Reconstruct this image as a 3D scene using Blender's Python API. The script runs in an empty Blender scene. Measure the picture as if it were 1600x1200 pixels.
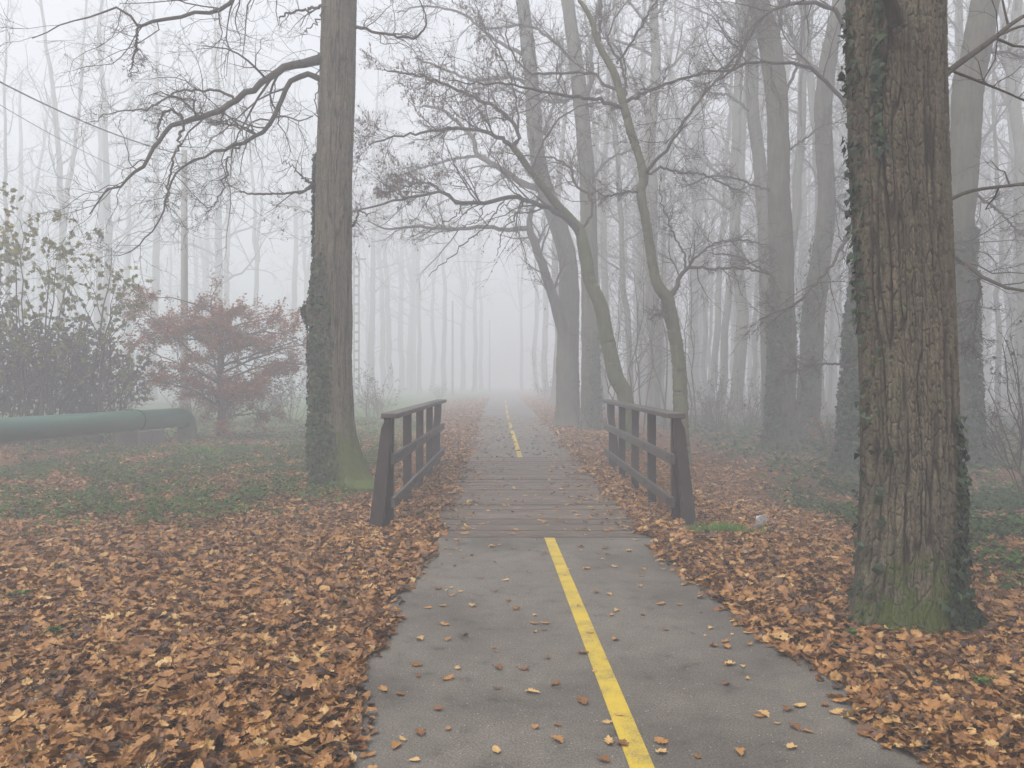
import bpy, math
import numpy as np
from mathutils import Vector

# ------------------------------------------------------------------ camera, sky, sun, exposure
SC = bpy.context.scene
COL = SC.collection
F, CX, HY, CH = 1270.0, 800.0, 594.5, 1.55      # focal length in photo pixels, centre, horizon, eye height
cam_d = bpy.data.cameras.new('camera')
cam = bpy.data.objects.new('camera', cam_d)
COL.objects.link(cam)
cam.location = (0, 0, CH)
cam.rotation_euler = (math.radians(90), 0, 0)
cam_d.sensor_width = 36
cam_d.lens = F / 1600 * 36
cam_d.shift_y = -(600 - HY) / 1600
cam_d.clip_end = 2000
SC.camera = cam

SUN_EL, SUN_AZ = math.radians(62), math.radians(-140)     # azimuth from +Y (view direction) towards +X
world = bpy.data.worlds.new('World')
SC.world = world
world.use_nodes = True
wn = world.node_tree
wn.nodes.clear()
w_out = wn.nodes.new('ShaderNodeOutputWorld')
w_bg = wn.nodes.new('ShaderNodeBackground')
sky = wn.nodes.new('ShaderNodeTexSky')
sky.sky_type = 'NISHITA'
sky.sun_disc = False
sky.sun_elevation = SUN_EL
sky.sun_rotation = SUN_AZ
sky.dust_density = 6.0
sky.air_density = 1.0
sky.ozone_density = 1.0
hs = wn.nodes.new('ShaderNodeHueSaturation')
hs.inputs['Saturation'].default_value = 0.18
wn.links.new(sky.outputs[0], hs.inputs['Color'])
wn.links.new(hs.outputs[0], w_bg.inputs['Color'])
w_bg.inputs['Strength'].default_value = 0.15
wn.links.new(w_bg.outputs[0], w_out.inputs['Surface'])

sun_d = bpy.data.lights.new('sun', 'SUN')
sun = bpy.data.objects.new('sun', sun_d)
COL.objects.link(sun)
sun_d.energy = 1.0
sun_d.angle = math.radians(40)
sun_d.color = (1.0, 0.97, 0.93)
sd = Vector((math.sin(SUN_AZ) * math.cos(SUN_EL), math.cos(SUN_AZ) * math.cos(SUN_EL), math.sin(SUN_EL)))
sun.rotation_euler = (-sd).to_track_quat('-Z', 'Y').to_euler()

SC.view_settings.view_transform = 'Standard'
SC.view_settings.look = 'None'
SC.view_settings.exposure = 1.26
SC.view_settings.gamma = 1.0
SC.render.engine = 'CYCLES'
SC.cycles.max_bounces = 8
SC.cycles.diffuse_bounces = 3
SC.cycles.glossy_bounces = 2
SC.cycles.transmission_bounces = 3
SC.cycles.volume_bounces = 5
SC.cycles.transparent_max_bounces = 6
SC.cycles.use_denoising = True
SC.cycles.use_adaptive_sampling = True
SC.cycles.adaptive_threshold = 0.02
HAZE_DENSITY = 0.0192

# ------------------------------------------------------------------ numpy helpers
rng = np.random.default_rng(7)
def reseed(k):
    global rng
    rng = np.random.default_rng(k)

def hash3(i, j, k):
    i = i.astype(np.int64); j = j.astype(np.int64); k = k.astype(np.int64)
    h = (i * 374761393 + j * 668265263 + k * 2147483647) & 0xffffffff
    h = ((h ^ (h >> 13)) * 1274126177) & 0xffffffff
    h = (h ^ (h >> 16)) & 0xffffffff
    return h / 4294967295.0

def vnoise(x, y, z=0.0, period=None):
    """smooth value noise in [0,1]"""
    x, y, z = np.broadcast_arrays(np.asarray(x, float), np.asarray(y, float), np.asarray(z, float))
    xi, yi, zi = np.floor(x), np.floor(y), np.floor(z)
    fx, fy, fz = x - xi, y - yi, z - zi
    fx, fy, fz = [f * f * (3 - 2 * f) for f in (fx, fy, fz)]
    out = 0
    for a in (0, 1):
        xa = xi + a
        if period: xa = np.mod(xa, period)
        for b in (0, 1):
            for c in (0, 1):
                w = (fx if a else 1 - fx) * (fy if b else 1 - fy) * (fz if c else 1 - fz)
                out = out + w * hash3(xa, yi + b, zi + c)
    return out

def fbm(x, y, z=0.0, o=4, period=None):
    s, a, t = 0, 1.0, 0
    for k in range(o):
        s = s + a * vnoise(np.asarray(x) * 2 ** k, np.asarray(y) * 2 ** k, np.asarray(z) * 2 ** k + 17 * k,
                           period * 2 ** k if period else None)
        t += a; a *= .5
    return s / t

def cells(u, v, period):
    """F1, F2 of cellular noise, periodic in u"""
    ui, vi = np.floor(u), np.floor(v)
    f1 = np.full(u.shape, 9.0); f2 = np.full(u.shape, 9.0)
    for a in (-1, 0, 1):
        for b in (-1, 0, 1):
            cu, cv = ui + a, vi + b
            cm = np.mod(cu, period)
            px_ = cu + .15 + .7 * hash3(cm, cv, np.zeros_like(cu) + 3)
            py_ = cv + .1 + .8 * hash3(cm, cv, np.zeros_like(cu) + 5)
            d = np.hypot(u - px_, v - py_)
            f2 = np.where(d < f1, f1, np.minimum(f2, d))
            f1 = np.minimum(f1, d)
    return f1, f2

def norm(v):
    return v / np.maximum(np.linalg.norm(v, axis=-1, keepdims=True), 1e-9)

def sstep(a, b, x):
    t = np.clip((x - a) / (b - a), 0, 1)
    return t * t * (3 - 2 * t)

def px(x, y, D):
    """a point D metres ahead of the lens that shows at photo pixel x, y"""
    return np.array([(x - CX) / F * D, D, CH - (y - HY) / F * D])

def add_mesh(name, V, faces, mat, parent=None, attrs=None, smooth=False):
    """faces: list of int arrays (n,3) or (n,4). attrs: {name: per-vertex float array or (n,3) colours}"""
    V = np.asarray(V, np.float32)
    faces = [np.asarray(f, np.int32) for f in faces if len(f)]
    me = bpy.data.meshes.new(name)
    me.vertices.add(len(V))
    me.vertices.foreach_set('co', V.ravel())
    loops = np.concatenate([f.ravel() for f in faces])
    tot = np.concatenate([np.full(len(f), f.shape[1], np.int32) for f in faces])
    start = np.concatenate([[0], np.cumsum(tot)[:-1]]).astype(np.int32)
    me.loops.add(len(loops))
    me.loops.foreach_set('vertex_index', loops)
    me.polygons.add(len(tot))
    me.polygons.foreach_set('loop_start', start)
    me.polygons.foreach_set('loop_total', tot)
    me.polygons.foreach_set('use_smooth', np.full(len(tot), bool(smooth)))
    for k, a in (attrs or {}).items():
        a = np.asarray(a, np.float32)
        if a.ndim == 1:
            at = me.attributes.new(k, 'FLOAT', 'POINT'); at.data.foreach_set('value', a)
        else:
            at = me.attributes.new(k, 'FLOAT_COLOR', 'POINT')
            at.data.foreach_set('color', np.concatenate([a, np.ones((len(a), 1), np.float32)], 1).ravel())
    me.update(calc_edges=True)
    me.validate()
    me.materials.append(mat)
    o = bpy.data.objects.new(name, me)
    COL.objects.link(o)
    if parent is not None: o.parent = parent
    return o

def merge(parts):
    """parts: list of (V, [faces], attr dict) -> one"""
    Vs, Fs, off = [], {3: [], 4: []}, 0
    at = {}
    for V, fs, a in parts:
        for f in fs:
            if len(f): Fs[np.asarray(f).shape[1]].append(np.asarray(f) + off)
        for k in a: at.setdefault(k, []).append(np.asarray(a[k]))
        Vs.append(V); off += len(V)
    return np.concatenate(Vs), [np.concatenate(f) for f in Fs.values() if f], {k: np.concatenate(v) for k, v in at.items()}

def tubes(P, R, sides, cap=False):
    """P (B,n,3) R (B,n) -> verts, quads"""
    B, n, _ = P.shape
    T = norm(np.gradient(P, axis=1))
    mean = norm(P[:, -1] - P[:, 0])
    ref = np.cross(mean, norm(rng.normal(size=(B, 3))))
    ref = norm(ref)[:, None, :]
    U = norm(ref - (ref * T).sum(-1, keepdims=True) * T)
    W = np.cross(T, U)
    a = np.arange(sides) * 2 * math.pi / sides
    V = P[:, :, None, :] + R[:, :, None, None] * (np.cos(a)[None, None, :, None] * U[:, :, None, :] + np.sin(a)[None, None, :, None] * W[:, :, None, :])
    idx = np.arange(B * n * sides).reshape(B, n, sides)
    q = np.stack([idx[:, :-1, :], np.roll(idx, -1, 2)[:, :-1, :], np.roll(idx, -1, 2)[:, 1:, :], idx[:, 1:, :]], -1).reshape(-1, 4)
    return V.reshape(-1, 3), q

def resample(P, R, n):
    P = np.asarray(P, float); R = np.asarray(R, float)
    s = np.concatenate([[0], np.cumsum(np.linalg.norm(np.diff(P, axis=0), axis=1))])
    t = np.linspace(0, s[-1], n)
    return np.stack([np.interp(t, s, P[:, k]) for k in range(3)], 1), np.interp(t, s, R)

def smooth_line(P, R, n):
    """Catmull-Rom through the points, then even spacing"""
    P = np.asarray(P, float); R = np.asarray(R, float)
    Q = np.vstack([2 * P[0] - P[1], P, 2 * P[-1] - P[-2]])
    out, ro = [], []
    for i in range(1, len(Q) - 2):
        for t in np.linspace(0, 1, 8, endpoint=False):
            out.append(.5 * ((2 * Q[i]) + (Q[i + 1] - Q[i - 1]) * t + (2 * Q[i - 1] - 5 * Q[i] + 4 * Q[i + 1] - Q[i + 2]) * t * t
                             + (-Q[i - 1] + 3 * Q[i] - 3 * Q[i + 1] + Q[i + 2]) * t ** 3))
            ro.append(R[i - 1] * (1 - t) + R[i] * t)
    out.append(P[-1]); ro.append(R[-1])
    return resample(out, ro, n)

def grow(P, R, k, L, ang, n=5, t0=.2, jit=.2, up=0.0, rr=.6, rmin=.003, tip=.35, maxlen=9, flat=0.0, ktaper=.6):
    """k side shoots on every branch of (P,R)"""
    B, m, _ = P.shape
    idx = np.repeat(np.arange(B), k)
    N = len(idx)
    t = t0 + (1 - t0) * rng.random(N)
    t[::k] = .97 + .03 * rng.random(len(t[::k]))
    s = np.clip(t * (m - 1), 0, m - 1.001)
    i = np.floor(s).astype(int); f = (s - i)[:, None]
    pos = P[idx, i] * (1 - f) + P[idx, i + 1] * f
    rad = R[idx, i] * (1 - f[:, 0]) + R[idx, i + 1] * f[:, 0]
    tan = norm(P[idx, i + 1] - P[idx, i])
    plen = np.linalg.norm(np.diff(P, axis=1), axis=2).sum(1)[idx]
    ln = np.minimum(L * plen * (1.1 - ktaper * t) * (.5 + .9 * rng.random(N)), maxlen)
    rv = rng.normal(size=(N, 3)); rv[:, 2] *= (1 - flat)
    perp = norm(rv - (rv * tan).sum(1, keepdims=True) * tan)
    a = ang * (.6 + .8 * rng.random(N))
    a[::k] *= .35
    d = np.cos(a)[:, None] * tan + np.sin(a)[:, None] * perp
    step = (ln / (n - 1))[:, None]
    pts = [pos]
    for j in range(n - 1):
        d = norm(d + jit * rng.normal(size=(N, 3)) + np.array([0, 0, up]))
        pos = pos + d * step
        pts.append(pos)
    r0 = np.maximum(np.minimum(rad * rr, ln * .025 + rmin), rmin)
    Rn = r0[:, None] * np.linspace(1, tip, n)[None]
    return np.stack(pts, 1), np.maximum(Rn, rmin * .7)

def along(P, N, tmin=.1):
    """N random points and tangents on branches"""
    B, m, _ = P.shape
    b = rng.integers(0, B, N); s = (tmin + (1 - tmin) * rng.random(N)) * (m - 1.001)
    i = np.floor(s).astype(int); f = (s - i)[:, None]
    return P[b, i] * (1 - f) + P[b, i + 1] * f, norm(P[b, i + 1] - P[b, i])

# ------------------------------------------------------------------ leaf templates: rows x 3 columns, tip along +x, up +z
def leaf_template(widths, curl=0.3, fold=0.2, wob=0.0, seed=0):
    r = np.random.default_rng(seed)
    w = np.array(widths); n = len(w)
    x = np.linspace(-.5, .5, n)
    a = curl * x * 2
    rad = 1 / max(abs(curl), 1e-3) / 2
    V = []
    for i in range(n):
        for s in (-1, 0, 1):
            z = curl * (x[i] ** 2) + fold * abs(s) * w[i] + wob * r.normal() * .5 * abs(s) + wob * .3 * r.normal()
            V.append((x[i] + abs(s) * .06 * (1 if i % 2 else -1) * (n > 6), s * w[i], z))
    V = np.array(V); V[:, 2] -= V[:, 2].mean() * .6
    q = []
    for i in range(n - 1):
        for c in (0, 1):
            a = i * 3 + c
            q.append((a, a + 3, a + 4, a + 1))
    return V, np.array(q)

OAK = [.015, .02, .10, .17, .11, .27, .17, .34, .20, .27, .13, .03]
BROAD = [.015, .02, .22, .30, .20, .44, .30, .30, .16, .20, .04]
ROUND = [.015, .12, .22, .27, .24, .16, .03]
NEAR_LEAVES = [leaf_template(OAK, .5, .25, .03, 1), leaf_template(OAK, -.6, .12, .045, 2), leaf_template(OAK, .15, .5, .03, 3),
               leaf_template(BROAD, .4, .15, .05, 4), leaf_template(BROAD, -.5, .3, .05, 5), leaf_template(ROUND, .5, .3, .02, 6),
               leaf_template(OAK, .9, .1, .05, 7), leaf_template(BROAD, .1, .5, .06, 8)]
LOW = [.02, .20, .12, .28, .04]
FAR_LEAVES = [leaf_template(LOW, .5, .25, .05, 11), leaf_template(LOW, -.5, .3, .06, 12), leaf_template(LOW, .1, .6, .05, 13)]
SMALL = [leaf_template([.03, .3, .05], .3, .3, .0, 21), leaf_template([.03, .3, .05], -.3, .2, .0, 22)]
IVY = [(np.array([(-.4, 0, 0), (-.25, -.45, .05), (.0, -.3, .02), (.5, 0, -.06), (.0, .3, .02), (-.25, .45, .05), (-.05, 0, .06)], float),
        [np.array([(6, 0, 1), (6, 1, 2), (6, 2, 3), (6, 3, 4), (6, 4, 5), (6, 5, 0)])])]

def place_leaves(pos, X, Z, size, templates, col):
    """instances templates at pos with x axis X, z axis Z; col per leaf float"""
    Z = norm(Z); X = norm(X - (X * Z).sum(1, keepdims=True) * Z); Y = np.cross(Z, X)
    which = rng.integers(0, len(templates), len(pos))
    parts = []
    for k, (tv, tf) in enumerate(templates):
        m = which == k
        if not m.any(): continue
        tf = tf if isinstance(tf, list) else [tf]
        V = pos[m][:, None, :] + size[m][:, None, None] * (tv[None, :, 0:1] * X[m][:, None, :] + tv[None, :, 1:2] * Y[m][:, None, :] + tv[None, :, 2:3] * Z[m][:, None, :])
        n, nv = m.sum(), len(tv)
        fs = [(f[None] + (np.arange(n) * nv)[:, None, None]).reshape(-1, f.shape[1]) for f in tf]
        parts.append((V.reshape(-1, 3), fs, {'tone': np.repeat(col[m], nv)}))
    return merge(parts)

# ------------------------------------------------------------------ properties
def tag(o, label=None, cat=None, group=None, kind=None):
    if label: o['label'] = label
    if cat: o['category'] = cat
    if group: o['group'] = group
    if kind: o['kind'] = kind
    return o

def empty(name, loc, label=None, cat=None, group=None):
    o = bpy.data.objects.new(name, None)
    COL.objects.link(o)
    o.location = tuple(float(c) for c in loc)
    o.empty_display_size = .2
    return tag(o, label, cat, group)

# ------------------------------------------------------------------ materials
def new_mat(name):
    m = bpy.data.materials.new(name)
    m.use_nodes = True
    nt = m.node_tree
    b = nt.nodes['Principled BSDF']
    return m, nt, b

def N(nt, typ, **kw):
    n = nt.nodes.new(typ)
    for k, v in kw.items():
        if k in n.inputs.keys(): n.inputs[k].default_value = v
        else: setattr(n, k, v)
    return n

def ramp(nt, stops, interp='LINEAR'):
    r = nt.nodes.new('ShaderNodeValToRGB')
    cr = r.color_ramp; cr.interpolation = interp
    while len(cr.elements) < len(stops): cr.elements.new(.5)
    for e, (p, c) in zip(cr.elements, stops):
        e.position = p; e.color = (*c, 1) if len(c) == 3 else c
    return r

def coords(nt, scale=(1, 1, 1), kind='Object'):
    tc = nt.nodes.new('ShaderNodeTexCoord')
    mp = nt.nodes.new('ShaderNodeMapping'); mp.inputs['Scale'].default_value = scale
    nt.links.new(tc.outputs[kind], mp.inputs[0])
    return mp.outputs[0]

def noise(nt, vec, scale, detail=5, rough=.6, dist=0):
    n = nt.nodes.new('ShaderNodeTexNoise')
    n.inputs['Scale'].default_value = scale; n.inputs['Detail'].default_value = detail
    n.inputs['Roughness'].default_value = rough; n.inputs['Distortion'].default_value = dist
    nt.links.new(vec, n.inputs['Vector'])
    return n.outputs['Fac']

def mix(nt, f, a, b, mode='MIX'):
    n = nt.nodes.new('ShaderNodeMix'); n.data_type = 'RGBA'; n.blend_type = mode
    for sock, v in ((0, f), (6, a), (7, b)):
        if isinstance(v, (int, float)): n.inputs[sock].default_value = v
        elif isinstance(v, tuple): n.inputs[sock].default_value = (*v, 1)
        else: nt.links.new(v, n.inputs[sock])
    return n.outputs[2]

def math_(nt, op, a, b=0.0, c=None):
    n = nt.nodes.new('ShaderNodeMath'); n.operation = op
    for i, v in enumerate((a, b) if c is None else (a, b, c)):
        if isinstance(v, (int, float)): n.inputs[i].default_value = v
        else: nt.links.new(v, n.inputs[i])
    return n.outputs[0]

def bump(nt, h, strength, dist, b):
    n = nt.nodes.new('ShaderNodeBump')
    n.inputs['Strength'].default_value = strength; n.inputs['Distance'].default_value = dist
    nt.links.new(h, n.inputs['Height']); nt.links.new(n.outputs[0], b.inputs['Normal'])

def tone_mat(name, stops, rough=.8, transl=0.15, spec=.3, vary=.35, nscale=30):
    """leaves: the 'tone' attribute picks the colour of each leaf"""
    m, nt, b = new_mat(name)
    at = nt.nodes.new('ShaderNodeAttribute'); at.attribute_name = 'tone'
    r = ramp(nt, stops)
    nt.links.new(at.outputs['Fac'], r.inputs[0])
    n = noise(nt, coords(nt), nscale, 3)
    dark = mix(nt, n, (1 - vary,) * 3, (1 + vary * .6,) * 3)
    c = mix(nt, 1.0, r.outputs[0], dark, 'MULTIPLY')
    nt.links.new(c, b.inputs['Base Color'])
    b.inputs['Roughness'].default_value = rough
    b.inputs['Specular IOR Level'].default_value = spec
    if transl:
        tr = nt.nodes.new('ShaderNodeBsdfTranslucent'); nt.links.new(c, tr.inputs['Color'])
        ms = nt.nodes.new('ShaderNodeMixShader'); ms.inputs[0].default_value = transl
        out = nt.nodes['Material Output']
        nt.links.new(b.outputs[0], ms.inputs[1]); nt.links.new(tr.outputs[0], ms.inputs[2])
        nt.links.new(ms.outputs[0], out.inputs['Surface'])
    return m

M_LITTER = tone_mat('fallen_leaves', [(0, (.036, .016, .007)), (.2, (.105, .044, .013)), (.42, (.225, .098, .026)), (.66, (.345, .170, .050)),
                                      (.88, (.44, .265, .098)), (1, (.50, .34, .14))], .55, .08, .42, .4, 45)
M_GREEN = tone_mat('ground_cover', [(0, (.025, .050, .014)), (.5, (.055, .105, .025)), (.85, (.09, .15, .035)), (1, (.13, .20, .05))], .7, .3, .12)
M_GRASS = tone_mat('bright_grass', [(0, (.07, .14, .02)), (1, (.17, .30, .045))], .6, .25, .3)
M_IVY = tone_mat('ivy_leaves', [(0, (.011, .022, .009)), (.6, (.026, .048, .016)), (1, (.06, .10, .03))], .55, .08, .3)
M_REDLEAF = tone_mat('red_brown_leaves', [(0, (.13, .04, .016)), (.5, (.27, .088, .028)), (.85, (.40, .17, .05)), (1, (.2, .18, .05))], .7, .25, .2)
M_MIXLEAF = tone_mat('autumn_shrub_leaves', [(0, (.05, .045, .03)), (.3, (.085, .10, .035)), (.6, (.15, .18, .05)), (.85, (.36, .32, .06)), (1, (.30, .14, .05))], .6, .3, .3)
M_DARKLEAF = tone_mat('dark_shrub_leaves', [(0, (.026, .015, .012)), (.5, (.042, .032, .02)), (.93, (.06, .065, .03)), (1, (.30, .31, .22))], .5, .2, .4)
M_SEED = tone_mat('dry_seeds', [(0, (.14, .10, .08)), (1, (.30, .22, .16))], .8, .2, .2)

def bark_mat(name, dark, light, moss=0.0, moss_h=1.0, scale=1.0, crack_attr=False, zc=.16, mosscol=(.075, .10, .02)):
    m, nt, b = new_mat(name)
    v = coords(nt, (1, 1, zc))
    v2 = coords(nt)
    n1 = noise(nt, v, 22 * scale, 6, .65, .4)
    n2 = noise(nt, v2, 3.0, 4)
    n3 = noise(nt, v2, 90, 3)
    r1 = ramp(nt, [(.32, dark), (.52, tuple(.5 * (a + c) for a, c in zip(dark, light))), (.7, light)])
    nt.links.new(n1, r1.inputs[0])
    c = mix(nt, 1.0, r1.outputs[0], mix(nt, n2, (.62, .64, .62), (1.3, 1.28, 1.22)), 'MULTIPLY')
    c = mix(nt, 1.0, c, mix(nt, n3, (.75, .75, .75), (1.22, 1.22, 1.22)), 'MULTIPLY')
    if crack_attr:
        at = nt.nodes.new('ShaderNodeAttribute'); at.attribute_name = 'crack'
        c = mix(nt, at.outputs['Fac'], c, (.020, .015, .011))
        # lichen dust on the plates
        n4 = noise(nt, v2, 7, 5, .7)
        lf = ramp(nt, [(.52, (0, 0, 0)), (.72, (.55, .55, .55))]); nt.links.new(n4, lf.inputs[0])
        fac = math_(nt, 'MULTIPLY', lf.outputs[0], math_(nt, 'SUBTRACT', 1.0, at.outputs['Fac']))
        c = mix(nt, fac, c, (.11, .125, .065))
    if moss > 0:
        at = nt.nodes.new('ShaderNodeAttribute'); at.attribute_name = 'moss'
        nm = noise(nt, v2, 9, 6, .7)
        f = math_(nt, 'MULTIPLY', at.outputs['Fac'], moss)
        f = math_(nt, 'ADD', f, math_(nt, 'MULTIPLY', math_(nt, 'SUBTRACT', nm, .5), 1.6))
        fr = ramp(nt, [(.35, (0, 0, 0)), (.62, (1, 1, 1))]); nt.links.new(f, fr.inputs[0])
        ff = math_(nt, 'MULTIPLY', fr.outputs[0], math_(nt, 'MINIMUM', math_(nt, 'MULTIPLY', at.outputs['Fac'], 3.0), .9))
        c = mix(nt, ff, c, mix(nt, n3, tuple(x * .6 for x in mosscol), tuple(x * 1.4 for x in mosscol)))
    nt.links.new(c, b.inputs['Base Color'])
    b.inputs['Roughness'].default_value = .9
    b.inputs['Specular IOR Level'].default_value = .2
    h = math_(nt, 'ADD', n1, math_(nt, 'MULTIPLY', n3, .25))
    bump(nt, h, .7, .02 if not crack_attr else .008, b)
    return m

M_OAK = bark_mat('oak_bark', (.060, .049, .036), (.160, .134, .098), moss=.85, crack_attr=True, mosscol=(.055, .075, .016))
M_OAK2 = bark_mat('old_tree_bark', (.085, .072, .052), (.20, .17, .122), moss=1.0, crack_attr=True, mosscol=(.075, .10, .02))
M_BARK = bark_mat('grey_bark', (.052, .048, .036), (.125, .115, .085), moss=1.0, scale=.8)
M_MOSSY = bark_mat('mossy_bark', (.065, .066, .038), (.14, .14, .078), moss=1.0, scale=1.0, mosscol=(.085, .105, .024))
M_PALE = bark_mat('fog_paled_beech_bark', (.10, .098, .082), (.21, .205, .172), moss=.6, scale=.8)  # pale beech grey, lightened further: fog fading of forest trunks put into the colour
M_PALETWIG = bark_mat('fog_paled_twig_bark', (.085, .078, .068), (.15, .138, .12), scale=.5)  # forest twigs lightened to match, fog fade in the colour
M_TWIG = bark_mat('twig_bark', (.045, .037, .030), (.092, .076, .062), scale=.5)

def ground_mat():
    m, nt, b = new_mat('forest_floor')
    v = coords(nt)
    at = nt.nodes.new('ShaderNodeAttribute'); at.attribute_name = 'surf'
    sep = nt.nodes.new('ShaderNodeSeparateColor'); nt.links.new(at.outputs['Color'], sep.inputs[0])
    n1 = noise(nt, v, 14, 8, .75); n2 = noise(nt, v, 1.3, 5, .6); n3 = noise(nt, v, 55, 4, .7)
    leaf = ramp(nt, [(.30, (.045, .024, .014)), (.45, (.13, .062, .033)), (.58, (.23, .115, .058)), (.75, (.32, .19, .10))])
    nt.links.new(math_(nt, 'ADD', math_(nt, 'MULTIPLY', n1, .5), math_(nt, 'MULTIPLY', n3, .5)), leaf.inputs[0])
    gr = ramp(nt, [(.3, (.030, .045, .014)), (.5, (.075, .12, .030)), (.7, (.14, .18, .05))])
    nt.links.new(math_(nt, 'ADD', math_(nt, 'MULTIPLY', n1, .5), math_(nt, 'MULTIPLY', n2, .5)), gr.inputs[0])
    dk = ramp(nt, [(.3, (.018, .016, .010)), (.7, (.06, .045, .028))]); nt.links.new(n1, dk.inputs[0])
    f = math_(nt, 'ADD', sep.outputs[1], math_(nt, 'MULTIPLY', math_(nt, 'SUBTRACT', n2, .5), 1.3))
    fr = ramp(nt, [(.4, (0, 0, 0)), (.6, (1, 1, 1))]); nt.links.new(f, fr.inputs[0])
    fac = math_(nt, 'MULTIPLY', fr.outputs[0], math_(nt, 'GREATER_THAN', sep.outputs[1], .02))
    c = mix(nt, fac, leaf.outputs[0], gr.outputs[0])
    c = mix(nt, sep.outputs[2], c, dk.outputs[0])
    nt.links.new(c, b.inputs['Base Color']); b.inputs['Roughness'].default_value = .95
    b.inputs['Specular IOR Level'].default_value = .15
    bump(nt, math_(nt, 'ADD', n1, n3), .8, .03, b)
    return m
M_GROUND = ground_mat()

def asphalt_mat():
    m, nt, b = new_mat('asphalt')
    v = coords(nt)
    n1 = noise(nt, v, 260, 3, .8); n2 = noise(nt, v, 1.1, 5, .6); n3 = noise(nt, v, 6, 5, .65); n4 = noise(nt, v, 0.55, 2, .5)
    base = mix(nt, n2, (.080, .071, .060), (.136, .122, .104))
    st = ramp(nt, [(.30, (.50, .49, .48)), (.42, (.85, .85, .85)), (.62, (1.03, 1.03, 1.03)), (.8, (1.15, 1.15, 1.15))]); nt.links.new(n3, st.inputs[0])
    c = mix(nt, 1.0, base, st.outputs[0], 'MULTIPLY')
    st2 = ramp(nt, [(.36, (.68, .67, .66)), (.50, (1, 1, 1))]); nt.links.new(n4, st2.inputs[0])
    c = mix(nt, 1.0, c, st2.outputs[0], 'MULTIPLY')
    n1 = math_(nt, 'ADD', math_(nt, 'MULTIPLY', n1, .5), math_(nt, 'MULTIPLY', noise(nt, v, 95, 4, .8), .5))
    g = ramp(nt, [(.40, (.35, .35, .35)), (.49, (.9, .9, .9)), (.585, (2.0, 1.95, 1.85))]); nt.links.new(n1, g.inputs[0])
    c = mix(nt, 1.0, c, g.outputs[0], 'MULTIPLY')
    vo = nt.nodes.new('ShaderNodeTexVoronoi'); vo.inputs['Scale'].default_value = 75; nt.links.new(v, vo.inputs['Vector'])
    sepc = nt.nodes.new('ShaderNodeSeparateColor'); nt.links.new(vo.outputs['Color'], sepc.inputs[0])
    speck = math_(nt, 'MULTIPLY', math_(nt, 'LESS_THAN', vo.outputs['Distance'], .22), math_(nt, 'GREATER_THAN', sepc.outputs[0], .955))
    c = mix(nt, speck, c, (.36, .345, .31))
    nt.links.new(c, b.inputs['Base Color'])
    b.inputs['Roughness'].default_value = .75; b.inputs['Specular IOR Level'].default_value = .35
    bump(nt, n1, .5, .004, b)
    return m
M_ASPHALT = asphalt_mat()

def paint_mat():
    m, nt, b = new_mat('yellow_road_paint')
    v = coords(nt)
    n1 = noise(nt, v, 150, 3, .8); n2 = noise(nt, v, 5, 6, .7)
    w = ramp(nt, [(.41, (1, 1, 1)), (.49, (0, 0, 0))]); nt.links.new(math_(nt, 'ADD', math_(nt, 'MULTIPLY', n1, .6), math_(nt, 'MULTIPLY', n2, .4)), w.inputs[0])
    y = mix(nt, n2, (.34, .235, .016), (.52, .37, .028))
    c = mix(nt, w.outputs[0], y, (.16, .135, .07))
    nt.links.new(c, b.inputs['Base Color']); b.inputs['Roughness'].default_value = .6
    bump(nt, n1, .4, .003, b)
    return m
M_PAINT = paint_mat()

def wood_mat(name, a, c_, axis, rough=.7):
    m, nt, b = new_mat(name)
    sc = [1, 1, 1]; sc[axis] = .08
    v = coords(nt, tuple(sc)); v2 = coords(nt)
    n1 = noise(nt, v, 60, 5, .65, .3); n2 = noise(nt, v2, 3, 5, .6); n3 = noise(nt, v2, 60, 3)
    c = mix(nt, n1, a, c_)
    c = mix(nt, 1.0, c, mix(nt, n2, (.55, .56, .55), (1.45, 1.42, 1.4)), 'MULTIPLY')
    wr = ramp(nt, [(.60, (0, 0, 0)), (.75, (.6, .6, .6))]); nt.links.new(n2, wr.inputs[0])
    c = mix(nt, wr.outputs[0], c, tuple(x * 1.5 + .01 for x in c_))
    at = nt.nodes.new('ShaderNodeAttribute'); at.attribute_name = 'tone'
    c = mix(nt, 1.0, c, mix(nt, at.outputs['Fac'], (.80, .80, .80), (1.18, 1.18, 1.18)), 'MULTIPLY')
    nt.links.new(c, b.inputs['Base Color']); b.inputs['Roughness'].default_value = rough
    b.inputs['Specular IOR Level'].default_value = .35
    bump(nt, n1, .5, .004, b)
    return m
M_RAILWOOD = wood_mat('brown_painted_wood', (.024, .018, .017), (.048, .036, .034), 2, .55)
M_RAILWOOD_Y = wood_mat('brown_painted_rail_wood', (.036, .030, .028), (.082, .070, .066), 1, .5)  # lighter than the posts: sky reflection on the handrail put into the colour
M_DECK = wood_mat('weathered_deck_wood', (.060, .046, .036), (.125, .098, .078), 0, .7)

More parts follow.
